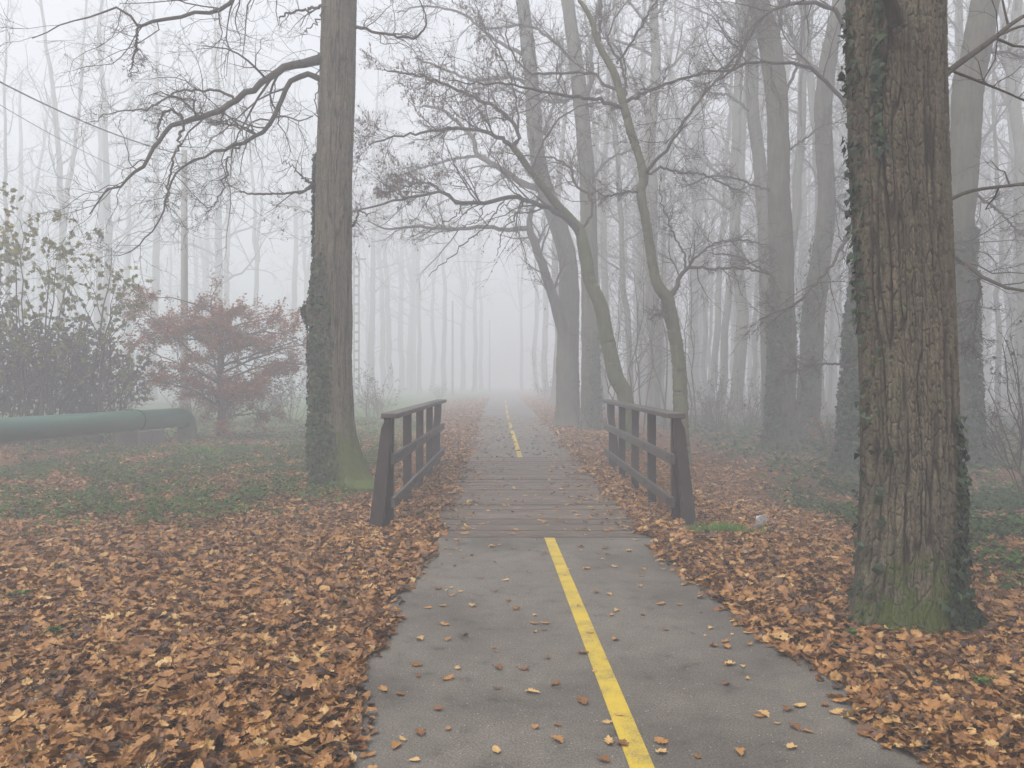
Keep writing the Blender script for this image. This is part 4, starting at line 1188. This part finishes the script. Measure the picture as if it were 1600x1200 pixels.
simple_tree('beech_tree', 'ivy wrapped trunk half hidden behind the left side of thick oak', 14.2,
    [(1338, 732, 62), (1340, 700, 52), (1343, 620, 50), (1347, 540, 48), (1354, 470, 46), (1362, 400, 44), (1372, 300, 42), (1382, 180, 40), (1390, 60, 38), (1398, -40, 36)],
    [[(1372, 240, 8, 0), (1355, 225, 7.5, -.3), (1337, 203, 7, -.6), (1325, 171, 7, -.8), (1304, 140, 6.5, -1), (1276, 115, 6, -1.2), (1244, 100, 5.5, -1.4), (1213, 97, 5, -1.6), (1157, 101, 4.4, -1.9), (1115, 112, 3.6, -2.1), (1080, 119, 3, -2.3), (1040, 130, 2.2, -2.5), (1000, 140, 1.4, -2.6)],
     [(1380, 150, 9, 0), (1358, 120, 8.5, -.4), (1342, 91, 8, -.7), (1321, 45, 7.5, -1), (1304, 17, 7, -1.2), (1258, 2, 6, -1.5), (1220, 12, 5, -1.7), (1195, 25, 4.6, -1.9), (1174, 45, 4.2, -2), (1150, 98, 3.6, -2.2), (1115, 133, 3, -2.4), (1080, 175, 2.6, -2.6), (1040, 225, 1.6, -2.8)],
     [(1358, 330, 5.5, 0), (1335, 352, 5.5, -.6), (1316, 383, 5, -1.1), (1299, 415, 4.6, -1.5), (1271, 446, 4.2, -1.9), (1246, 471, 4, -2.2), (1215, 488, 3.4, -2.5), (1187, 499, 2, -2.7)],
     [(1330, 572, 4, 0), (1315, 571, 4, -.3), (1295, 568, 3.4, -.5), (1267, 571, 3, -.8), (1245, 580, 2.4, -1), (1225, 585, 1.6, -1.2)],
     [(1344, 100, 4, -.7), (1336, 90, 3.4, -.9), (1332, 55, 3, -1)]],
    TW(10, 6, 4, .22, 1.3), mat=M_BARK, top=9, ivy=(0, 4.6, 4200, 3.5, 1.1), moss=lambda z: .3 + 0 * z, high=3.5)
simple_tree('beech_tree', 'grey trunk leaning right behind the thick oak at the right', 15.4,
    [(1504, 728, 62), (1504, 700, 52), (1503, 620, 48), (1500, 500, 45), (1497, 400, 43), (1500, 330, 43), (1507, 240, 44), (1509, 190, 44), (1514, 130, 44), (1527, 75, 43), (1540, 0, 41), (1552, -60, 38)],
    [[(1520, 90, 6, 0), (1560, 80, 4, .3), (1600, 90, 3, .6)], [(1485, 380, 6, 0), (1477, 387, 6, -3.0), (1509, 415, 6.4, -6), (1533, 434, 6, -6.2), (1565, 445, 5.4, -6.4), (1600, 455, 4.6, -6.6), (1660, 470, 3, -6.8)],
     [(1533, 434, 4.5, -6.2), (1530, 470, 4, -6.2), (1523, 510, 3, -6.2), (1521, 550, 2, -6.2)],
     [(1520, 300, 5, 0), (1560, 330, 4, -.4), (1600, 370, 3, -.8)]],
    TW(9, 6, 4, .35, 1.2), mat=M_BARK, top=9, ivy=(0, 4.4, 4200, -.3, 1.1), moss=lambda z: .25 + 0 * z, high=3.5)

# ------------------------------------------------------------------ forest trees: a few models, many copies
def forest_model(seed, h, r, lo, spread, fork=False, ks=(5, 5, 4), nl=16, lean=.05):
    reseed(seed)
    n = 24
    z = np.linspace(-.3, h, n)
    wx = np.cumsum(rng.normal(size=n) * .07) + lean * z * rng.normal() * .6; wy = np.cumsum(rng.normal(size=n) * .07)
    P = np.stack([wx - wx[1], wy - wy[1], z], 1)
    R = r * (1 - .78 * (z / h).clip(0, 1) ** 1.3) * (1 + .35 * np.exp(-np.maximum(z, 0) / .4))
    e = empty('forest_tree', (0, 0, 0))
    parts = [tubes(P[None], R[None], 12)]
    L = []
    if fork:
        k = int(n * .38); a = rng.random() * 6.28
        Q = P[k:].copy(); t = np.linspace(0, 1, len(Q))
        Q[:, 0] += math.cos(a) * 2.6 * t; Q[:, 1] += math.sin(a) * 2.6 * t
        RQ = R[k:] * .75
        parts.append(tubes(Q[None], RQ[None], 10))
    V = np.concatenate([p[0] for p in parts]); q = [parts[0][1]]
    if fork: q.append(parts[1][1] + len(parts[0][0]))
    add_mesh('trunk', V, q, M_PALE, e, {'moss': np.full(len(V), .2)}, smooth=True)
    for k in range(nl):
        t = lo + (1 - lo) * (k + rng.random()) / nl
        src = Q if (fork and k % 2 and t > .5) else P
        zz = t * h
        p0 = np.array([np.interp(zz, src[:, 2], src[:, 0]), np.interp(zz, src[:, 2], src[:, 1]), zz])
        a = rng.random() * 6.28
        ln = spread * (1.15 - .7 * t) * (.6 + .7 * rng.random())
        d = np.array([math.cos(a), math.sin(a), .35 + .9 * t * rng.random()]); d /= np.linalg.norm(d)
        pts = [p0]
        for j in range(9):
            d = d + .17 * rng.normal(size=3) + np.array([0, 0, .06]); d /= np.linalg.norm(d); pts.append(pts[-1] + d * ln / 9)
        L.append((np.array(pts), np.linspace(r * (.38 - .22 * t), .014, 10)))
    lv = [dict(k=ks[0], L=.5, ang=.75, n=6, jit=.2, up=.03, rmin=.010), dict(k=ks[1], L=.5, ang=.75, n=5, jit=.24, up=.0, rmin=.008), dict(k=ks[2], L=.5, ang=.75, n=4, jit=.24, rmin=.006)]
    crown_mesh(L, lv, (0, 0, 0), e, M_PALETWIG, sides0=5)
    return e

def copy_thing(src, loc, rz, sc, label, group):
    c = src.copy(); COL.objects.link(c)
    c.location = loc; c.rotation_euler = (0, 0, rz); c.scale = (sc, sc, sc)
    c['label'] = label; c['group'] = group
    for ch in list(src.children):
        d = ch.copy(); COL.objects.link(d); d.parent = c
    return c

models = [forest_model(101, 25, .24, .30, 6), forest_model(102, 23, .17, .38, 4.5), forest_model(103, 26, .30, .28, 7, True), forest_model(104, 21, .13, .25, 4.0),
          forest_model(105, 24, .20, .35, 5.5, True), forest_model(106, 19, .10, .15, 3.6, nl=20), forest_model(107, 26, .26, .42, 5.5), forest_model(108, 14, .07, .12, 3.2, nl=22)]
used = [0] * len(models)
gcount = {}
def plant(mi, x, y, sc, rz, label, group):
    z = float(ground_z(x, y)) if abs(x) < 100 else 0
    src = models[mi]
    if not used[mi]:
        used[mi] = 1
        src.location = (x, y, z); src.rotation_euler = (0, 0, rz); src.scale = (sc,) * 3
        tag(src, label, 'tree', group)
        return src
    o = copy_thing(src, (x, y, z), rz, sc, label, group); o['category'] = 'tree'
    return o

reseed(40)
placed = []
RIGHT = [(1020, 30, 6, 'pale straight trunk rising right behind the slender mossy tree'), (1150, 31, 0, 'pale thick trunk midway between slender mossy tree and ivy footed trunk'),
         (1127, 35, 1, 'pale thin trunk close left of the thicker pale trunk at right'), (1110, 40, 1, 'faint thin trunk two left of the thick pale trunk at right'),
         (1098, 46, 3, 'very thin faint pole-like tree right of the slender mossy tree'), (1322, 36, 1, 'pale trunk seen between leaning trunk and thick oak'),
         (985, 33, 3, 'pale thin leaning tree between the bent and slender mossy trees'), (945, 40, 4, 'faint trunk directly behind the bent mossy tree'),
         (868, 48, 0, 'faint trunk left behind the big forked trunk at path edge'), (1000, 44, 5, 'faint slim tree left of the pale straight trunk'),
         (1080, 52, 6, 'faint wide trunk in fog right of the slender mossy tree'), (1180, 42, 3, 'faint slim trunk just left of the tall ivy footed trunk'),
         (1560, 30, 5, 'thin bare tree in fog beyond the right leaning trunk'), (1590, 38, 0, 'pale trunk in the fog at the right edge')]
for (x, D, mi, lab) in RIGHT:
    X = (x - CX) / F * D
    plant(mi, X, D, 1.0, rng.random() * 6.28, lab, 'pale trunks in the foggy right hand wood'); placed.append((X, D))
LEFT = [(95, 42, 4, 'pale forked tree in fog above the leafy shrub at far left'), (168, 44, 0, 'pale trunk in fog left of the round pole'), (238, 50, 6, 'faint trunk just left of the round pole'),
        (335, 52, 2, 'faint forked trunk in fog between pole and left ivy tree'), (355, 60, 0, 'faint trunk in fog right of the forked one, left of ivy tree'), (400, 58, 4, 'faint leaning tree in fog left of the ivy tree'),
        (455, 64, 6, 'faint trunk in fog close left of the ivy tree'), (20, 40, 3, 'pale slim tree at the left edge of the view'), (610, 70, 6, 'faint trunk in fog right of the left ivy tree'), (640, 84, 2, 'very faint forked tree in fog over the lawn')]
for (x, D, mi, lab) in LEFT:
    D *= 1.3
    X = (x - CX) / F * D
    plant(mi, X, D, 1.28, rng.random() * 6.28, lab, 'pale trunks in the foggy left hand wood'); placed.append((X, D))
for k, (x, D) in enumerate(((582, 78), (600, 92), (628, 104), (655, 96), (676, 112), (694, 100), (724, 118), (742, 106), (752, 125), (815, 118), (838, 100), (852, 84))):
    X = (x - CX) / F * D
    plant((0, 6, 2, 4, 0, 6, 2, 0, 6, 4, 0, 6)[k], X, D, 1.25, rng.random() * 6.28, 'very faint tall tree at the far end of the ' + ('lawn' if x < 800 else 'path, right side'), 'nearly vanished trees at the far end of the ' + ('lawn' if x < 800 else 'path'))
    placed.append((X, D))
def fill(n, xr, yr, ok, side):
    k = tries = 0
    while k < n and tries < 5000:
        tries += 1
        x, y = rng.uniform(*xr), rng.uniform(*yr)
        if not ok(x, y) or any((x - a) ** 2 + (y - b) ** 2 < 6 for a, b in placed): continue
        placed.append((x, y)); k += 1
        pxx = (x / y) * F + CX
        band = 'nearer' if y < 45 else ('deep' if y < 65 else 'farthest')
        if side == 'right':
            where = 'beside the path' if pxx < 960 else ('behind the slender mossy tree' if pxx < 1110 else ('behind the ivy footed and leaning trunks' if pxx < 1340 else 'behind the thick oak'))
        else:
            where = 'behind the leafy shrub' if pxx < 200 else ('behind the red shrub and pole' if pxx < 470 else 'beyond the lawn')
        plant(int(rng.integers(len(models))), x, y, rng.uniform(.85, 1.1) * (1.2 if side == 'left' else 1), rng.random() * 6.28,
              f'{band} fog faded tree of the {side} wood, {where}', f'{band} fog faded trees of the {side} wood {where}')
fill(130, (6, 58), (25, 80), lambda x, y: x > 3.6 + .04 * y and x / y < .72, 'right')
fill(44, (-80, -8), (68, 120), lambda x, y: x < -6 - .07 * y and x / y > -.75, 'left')

# ------------------------------------------------------------------ shrubs
def shrub(name, label, base, h, w, nstem, leaves, lmat, lsize, cat='shrub', group=None, levels=(7, 5, 4), hang=.0, tone=None, flat=0, stemr=.03, upr=1.2, twigmat=M_TWIG, rmin=.004):
    base = np.array([base[0], base[1], float(ground_z(base[0], base[1]))])
    e = empty(name, base, label, cat, group)
    L = []
    for k in range(nstem):
        a = rng.random() * 6.28; o = .15 * w * rng.random()
        tgt = np.array([math.cos(a) * w * .5 * rng.random() ** .6, math.sin(a) * w * .5 * rng.random() ** .6, h * (.55 + .45 * rng.random())])
        p0 = np.array([math.cos(a) * o, math.sin(a) * o, -.05])
        t = np.linspace(0, 1, 12)[:, None]
        P = p0 + (tgt - p0) * np.concatenate([t ** upr, t ** upr, t], 1)
        P[1:] += np.cumsum(rng.normal(size=(11, 3)) * .03 * h / 3, axis=0)
        L.append((P + base, np.linspace(stemr * (.6 + .6 * rng.random()), .006, 12)))
    lv = [dict(k=levels[0], L=.38, ang=.8, n=6, t0=.25, jit=.2, up=.03, rmin=rmin), dict(k=levels[1], L=.5, ang=.8, n=5, jit=.22, rmin=rmin * .8, flat=flat), dict(k=levels[2], L=.5, ang=.8, n=4, jit=.22, rmin=rmin * .7, flat=flat)]
    allp = crown_mesh(L, lv, base, e, twigmat, 'branches', 5)
    if leaves:
        pos, tn = along(np.concatenate([allp[-1][0]]), leaves)
        X = tn * .6 + .6 * rng.normal(size=(leaves, 3)) + np.array([0, 0, -hang]); Z = rng.normal(size=(leaves, 3)) * .7 + np.array([0, 0, .8])
        tn_ = rng.random(leaves) if tone is None else np.clip(tone(pos - base), 0, 1)
        V, Fs, A = place_leaves(pos - base, X, Z, lsize * (.6 + .8 * rng.random(leaves)), SMALL, tn_)
        add_mesh('foliage', V, Fs, lmat, e, A)
    return e

# red brown layered small tree
reseed(51)
D = 22.6
rb = np.array([(343 - CX) / F * D, D, 0.0]); rb[2] = float(ground_z(rb[0], rb[1]))
red = empty('small_tree', rb, 'spreading small tree with layered red brown leaves behind the pipe end', 'tree')
zt = np.linspace(-.1, 3.7, 20)
TP = np.stack([rb[0] + .05 * np.sin(zt * 1.7) + .02 * zt, rb[1] + .04 * np.cos(zt * 2), rb[2] + zt], 1)
V, q = tubes(TP[None], np.linspace(.13, .03, 20)[None], 10)
add_mesh('trunk', V - rb, [q], M_BARK, red, {'moss': np.full(len(V), .2)}, smooth=True)
L = []
for k in range(34):
    z = .5 + 2.9 * ((k + rng.random()) / 34) ** 1.1
    a = k * 2.399 + rng.random() * .5
    ln = (3.0 - .5 * abs(z - 1.9)) * (.55 + .55 * rng.random())
    d = np.array([math.cos(a), math.sin(a), .42 + .25 * rng.random()]); d /= np.linalg.norm(d)
    pts = [np.array([np.interp(z, zt, TP[:, 0]), np.interp(z, zt, TP[:, 1]), rb[2] + z])]
    for j in range(9):
        d = d + .10 * rng.normal(size=3) + np.array([0, 0, -.055]); d /= np.linalg.norm(d); pts.append(pts[-1] + d * ln / 9)
    L.append((np.array(pts), np.linspace(.035, .008, 10)))
ap = crown_mesh(L, [dict(k=10, L=.42, ang=.8, n=6, t0=.15, jit=.15, rmin=.006, flat=.85), dict(k=6, L=.6, ang=.8, n=4, jit=.2, rmin=.005, flat=.7)], rb, red, M_TWIG, 'crown', 6)
nl = 46000
pos, tn = along(np.concatenate([ap[-1][0], ap[-2][0][:, ::2][:, :3] if False else ap[-1][0]]), nl)
keep = (rng.random(nl) < .35 + .65 * sstep(.40, .55, fbm(pos[:, 0] * 1.6, pos[:, 1] * 1.6, pos[:, 2] * 2.6, o=2)))
pos, tn = pos[keep], tn[keep]; nl = len(pos)
V, Fs, A = place_leaves(pos - rb + .06 * rng.normal(size=(nl, 3)), tn + .5 * rng.normal(size=(nl, 3)), rng.normal(size=(nl, 3)) * .5 + np.array([0, 0, 1]), .075 * (.6 + .8 * rng.random(nl)), SMALL, np.clip(.45 + .25 * rng.normal(size=nl), 0, 1))
add_mesh('foliage', V, Fs, M_REDLEAF, red, A)

reseed(52)
def mixtone(p): return .45 + .05 * p[:, 2] + .55 * (fbm(p[:, 0] * 1.3 + 3, p[:, 1] * 1.3, p[:, 2] * 1.3, o=2) - .4) + .12 * rng.normal(size=len(p))
D = 18.8
shrub('tall_shrub', 'tall open shrub with drooping green yellow leaves behind the pipe, left', ((60 - CX) / F * D, D), 5.3, 3.2, 10, 5200, M_MIXLEAF, .105, levels=(6, 4, 3), hang=.8, tone=mixtone, stemr=.04)
shrub('tall_shrub', 'thin stemmed shrub with few hanging leaves beside the red tree', ((130 - CX) / F * D, D + .6), 5.0, 2.8, 6, 2600, M_MIXLEAF, .10, levels=(6, 4, 3), hang=.8, tone=mixtone, stemr=.05)
shrub('tall_shrub', 'leafy shrub cut off by the left edge above the pipe', ((-40 - CX) / F * D, D - .3), 4.5, 3.2, 9, 5000, M_MIXLEAF, .105, levels=(6, 4, 3), hang=.8, tone=lambda p: mixtone(p) - .15, stemr=.04)
D = 19.6
for x, dd, h, lab in ((15, 0, 2.5, 'dense dark bush behind the pipe at the far left'), (85, .6, 2.8, 'dense dark bush with pale berries behind the pipe'), (150, 1.2, 2.3, 'dark tangled bush left of the twiggy one'), (-50, .2, 2.9, 'dark bush at the left edge, mostly outside the view')):
    shrub('bush', lab, ((x - CX) / F * (D + dd), D + dd), h * 1.05, 2.5, 20, 13000, M_DARKLEAF, .075, 'bush', 'dark bushes behind the green pipe', levels=(6, 4, 4), stemr=.02, hang=.3)
shrub('bush', 'twiggy leafless bush right of the dark bushes behind the pipe', ((185 - CX) / F * 22.5, 22.5), 2.1, 1.6, 22, 300, M_DARKLEAF, .05, 'bush', levels=(5, 4, 3), stemr=.012)
for x, D, h, w, nl, lab in ((300, 27.5, 1.6, 2.6, 1500, 'low brown bush under the red small tree, left side'), (400, 28.5, 1.9, 3.4, 1800, 'low twiggy bush right of the red small tree'), (455, 30, 1.6, 2.6, 1500, 'low bush between the red tree and ivy tree'),
                            (577, 34, 2.0, 2.3, 700, 'twiggy bush standing right behind the left ivy tree'), (595, 36, 1.2, 2.4, 400, 'lower twiggy bush trailing right of ivy tree'), (685, 62, 1.3, 1.5, 200, 'small faint bush alone on the foggy lawn'),
                            (1130, 24, 1.7, 2.2, 200, 'thin bare brush in front of the pale trunks at right'), (1165, 26, 1.5, 2.2, 200, 'low bare brush left of the ivy footed trunk'), (1095, 27, 1.4, 2.0, 150, 'low bare brush behind the slender mossy tree'),
                            (1300, 17, 1.1, 1.3, 260, 'small reddish leafed sapling between leaning and ivy wrapped trunks'), (1575, 15.5, 1.1, 2.2, 120, 'bare bramble bush right of the thick oak'), (1620, 11, 2.4, 1.8, 90, 'thin reddish twigged shrub at the right edge'),
                            (860, 52, 1.6, 3, 300, 'faint bush at right path edge in fog')):
    shrub('bush', lab, ((x - CX) / F * D, D), h, w, 14, nl, M_REDLEAF if x in (300, 1300, 1600) else M_DARKLEAF, .06, 'bush', levels=(6, 4, 3), stemr=.012, hang=.2)
# saplings in the right wood: thin vertical stems
reseed(53)
for x, D, h, lab in ((965, 22, 7, 'between bent mossy tree and its neighbours'), (1002, 24, 8, 'left of the pale straight trunk'), (1090, 25, 7, 'just right of the slender mossy tree'),
                     (1240, 28, 9, 'right behind the ivy footed trunk'), (1575, 24, 7, 'right of the thick oak'), (848, 60, 6, 'leaning at the far right path edge'), (1040, 26, 9, 'behind slender mossy tree fork')):
    simple_x = (x - CX) / F * D
    shrub('sapling', 'slim bare sapling ' + lab, (simple_x, D), h, 1.6, 2, 0, M_DARKLEAF, .06, 'sapling', 'slim saplings under the big trees', levels=(11, 6, 4), stemr=.03, upr=1.0, rmin=.005)

# ------------------------------------------------------------------ green pipe
reseed(61)
A0, A1 = np.array([-10.95, 7.0, .61]), np.array([-8.42, 21.4, .61])
pipe = empty('pipeline', (float(A1[0]), float(A1[1]), float(ground_z(A1[0], A1[1]))), 'long green insulated pipe lying low over leaves at the left', 'pipe')
pb = np.array(pipe.location)
def pipe_seg(p, q_, r, n, name, mat, sides=28, wob=.006):
    t = np.linspace(0, 1, n)[:, None]
    P = p + (q_ - p) * t
    R = r * (1 + wob * rng.normal(size=n))
    V, q = tubes(P[None], R[None], sides)
    return V, q
d = (A1 - A0) / np.linalg.norm(A1 - A0)
LEN = np.linalg.norm(A1 - A0)
r = .245
V, q = pipe_seg(A0, A0 + d * (LEN - 2.35), r, 60, 'pipe', M_PIPE)
add_mesh('pipe_section', V - pb, [q], M_PIPE, pipe, smooth=True)
# elbow: last section runs on then turns down into the ground
E = [A0 + d * (LEN - 2.33), A0 + d * (LEN - 1.4), A0 + d * (LEN - .55)]
dn = np.array([0, 0, -1.0])
for a in np.linspace(.15, 1, 8) * math.pi / 2:
    c = E[2] + dn * .30
    E.append(c + d * .30 * math.sin(a) - dn * .30 * math.cos(a))
P, R = resample(E, [r * 1.0] * len(E), 40)
V, q = tubes(P[None], R[None], 28)
add_mesh('elbow', V - pb, [q], M_PIPE, pipe, smooth=True)
S = [P[-1] + np.array([0, 0, .05]), P[-1] - np.array([0, 0, .45]), P[-1] - np.array([0, 0, .75])]
V, q = tubes(np.array([S]), np.array([[r * .97, r * 1.02, r * 1.1]]), 24)
add_mesh('concrete_sleeve', V - pb, [q], M_CONC, pipe, smooth=True)
for tt in (LEN - 2.34, LEN - 7.4, LEN - 12.6):
    c = A0 + d * tt
    V, q = tubes(np.array([[c - d * .03, c - d * .028, c + d * .028, c + d * .03]]), np.array([[r, r + .010, r + .010, r]]), 28)
    add_mesh('joint_band', V - pb, [q], M_BAND, pipe, smooth=True)
for tt in (LEN - 2.2, LEN - 8.0):
    c = A0 + d * tt; s_ = np.array([-d[1], d[0], 0])
    V, Fs, At = box(-.32, .32, -.5, .5, -.75, -.22, .03)
    W = c + V[:, 0:1] * s_ + V[:, 1:2] * d + V[:, 2:3] * np.array([0, 0, 1])
    fix_normals(add_mesh('support_block', W - pb, Fs, M_CONC, pipe))

# ------------------------------------------------------------------ power poles and cables
reseed(62)
def pole_round(x, ytop, D, r, label):
    X = (x - CX) / F * D; z = CH + (HY - ytop) / F * D; gz = float(ground_z(X, D))
    e = empty('power_pole', (X, D, gz), label, 'pole', 'power poles along the lawn')
    V, q = tubes(np.array([[(0, 0, -.2), (0, 0, 2), (0, 0, (z - gz) * .6), (0, 0, z - gz), (0, 0, z - gz + .02)]]), np.array([[r * 1.2, r * 1.12, r, r * .8, .005]]), 16)
    add_mesh('shaft', V, [q], M_POLE, e, smooth=True)
    return np.array([X, D, z])
t1 = pole_round(288, 235, 28, .115, 'tall round grey pole behind the red shrub')
def pole_lattice(x, ytop, D, w, label):
    X = (x - CX) / F * D; z = CH + (HY - ytop) / F * D; gz = float(ground_z(X, D))
    e = empty('power_pole', (X, D, gz), label, 'pole', 'power poles along the lawn')
    H = z - gz
    parts = [box(-w / 2, -w / 2 + .07, -.06, .06, -.2, H), box(w / 2 - .07, w / 2, -.06, .06, -.2, H)]
    zz = .5
    while zz < H:
        parts.append(box(-w / 2 + .072, w / 2 - .072, -.055, .055, zz, zz + .14)); zz += .55
    V, Fs, Aa = merge(parts)
    fix_normals(add_mesh('shaft', V, Fs, M_POLE, e, Aa))
    if D < 60:
        B_, Fb, Ab = box(-.6, .6, -.12, -.062, H - .4, H - .3)
        fix_normals(add_mesh('crossarm', B_, Fb, M_POLE, e))
    return np.array([X, D, z])
t2 = pole_lattice(557, 396, 48, .36, 'pale lattice concrete pole right behind the left ivy tree')
t3 = pole_round(707, 470, 78, .10, 'faint plain pole on the foggy lawn left of the path')
t4 = pole_round(765, 500, 108, .10, 'barely visible farthest pole close left of the path')
def cable(a, b, sag, r, label):
    t = np.linspace(0, 1, 40)[:, None]
    P = a + (b - a) * t; P[:, 2] -= (sag * 4 * t * (1 - t))[:, 0]
    mid = (a + b) / 2
    V, q = tubes((P - mid)[None], np.full((1, 40), r), 5)
    o = add_mesh('overhead_cable', V, [q], M_CABLE, None, smooth=True); o.location = tuple(mid)
    tag(o, label, 'cable', 'overhead cables')
p0 = px(-60, 96, 17)
cable(p0, t1 + np.array([.0, 0, -.15]), .25, .020, 'thick overhead cable crossing the upper left corner down to the pole')
cable(px(-60, 127, 17), t1 + np.array([0, 0, -1.45]), .25, .008, 'thin lower overhead cable below the thick one, upper left')
cable(t1 + np.array([.1, 0, -.12]), t2 + np.array([-.3, 0, -.3]), .7, .011, 'thin cable from the round pole to the lattice pole')
cable(t2 + np.array([.3, 0, -.3]), t3 + np.array([-.3, 0, -.3]), 1.6, .013, 'sagging cable hanging over the foggy lawn beyond the lattice pole')
cable(t3 + np.array([.3, 0, -.3]), t4 + np.array([-.3, 0, -.3]), 1.4, .013, 'faint cable between the two farthest poles')

# ------------------------------------------------------------------ the fog
hz_v = np.array([(x, y, z) for x in (-116, 116) for y in (-34, 250) for z in (-1.6, 35.5)], float)
hz_f = np.array([(0, 1, 3, 2), (4, 6, 7, 5), (0, 4, 5, 1), (2, 3, 7, 6), (0, 2, 6, 4), (1, 5, 7, 3)])
hm = bpy.data.materials.new('haze'); hm.use_nodes = True
ht = hm.node_tree; ht.nodes.clear()
ho = ht.nodes.new('ShaderNodeOutputMaterial'); hv = ht.nodes.new('ShaderNodeVolumePrincipled')
hv.inputs['Color'].default_value = (.79, .81, .85, 1)
hv.inputs['Density'].default_value = HAZE_DENSITY
hv.inputs['Anisotropy'].default_value = 0.0
ht.links.new(hv.outputs[0], ho.inputs['Volume'])
haze = fix_normals(add_mesh('haze', hz_v, [hz_f], hm))
tag(haze, 'pale morning fog filling the wood', 'fog', kind='stuff')
haze.visible_shadow = True
for nme in ('trunk',): pass
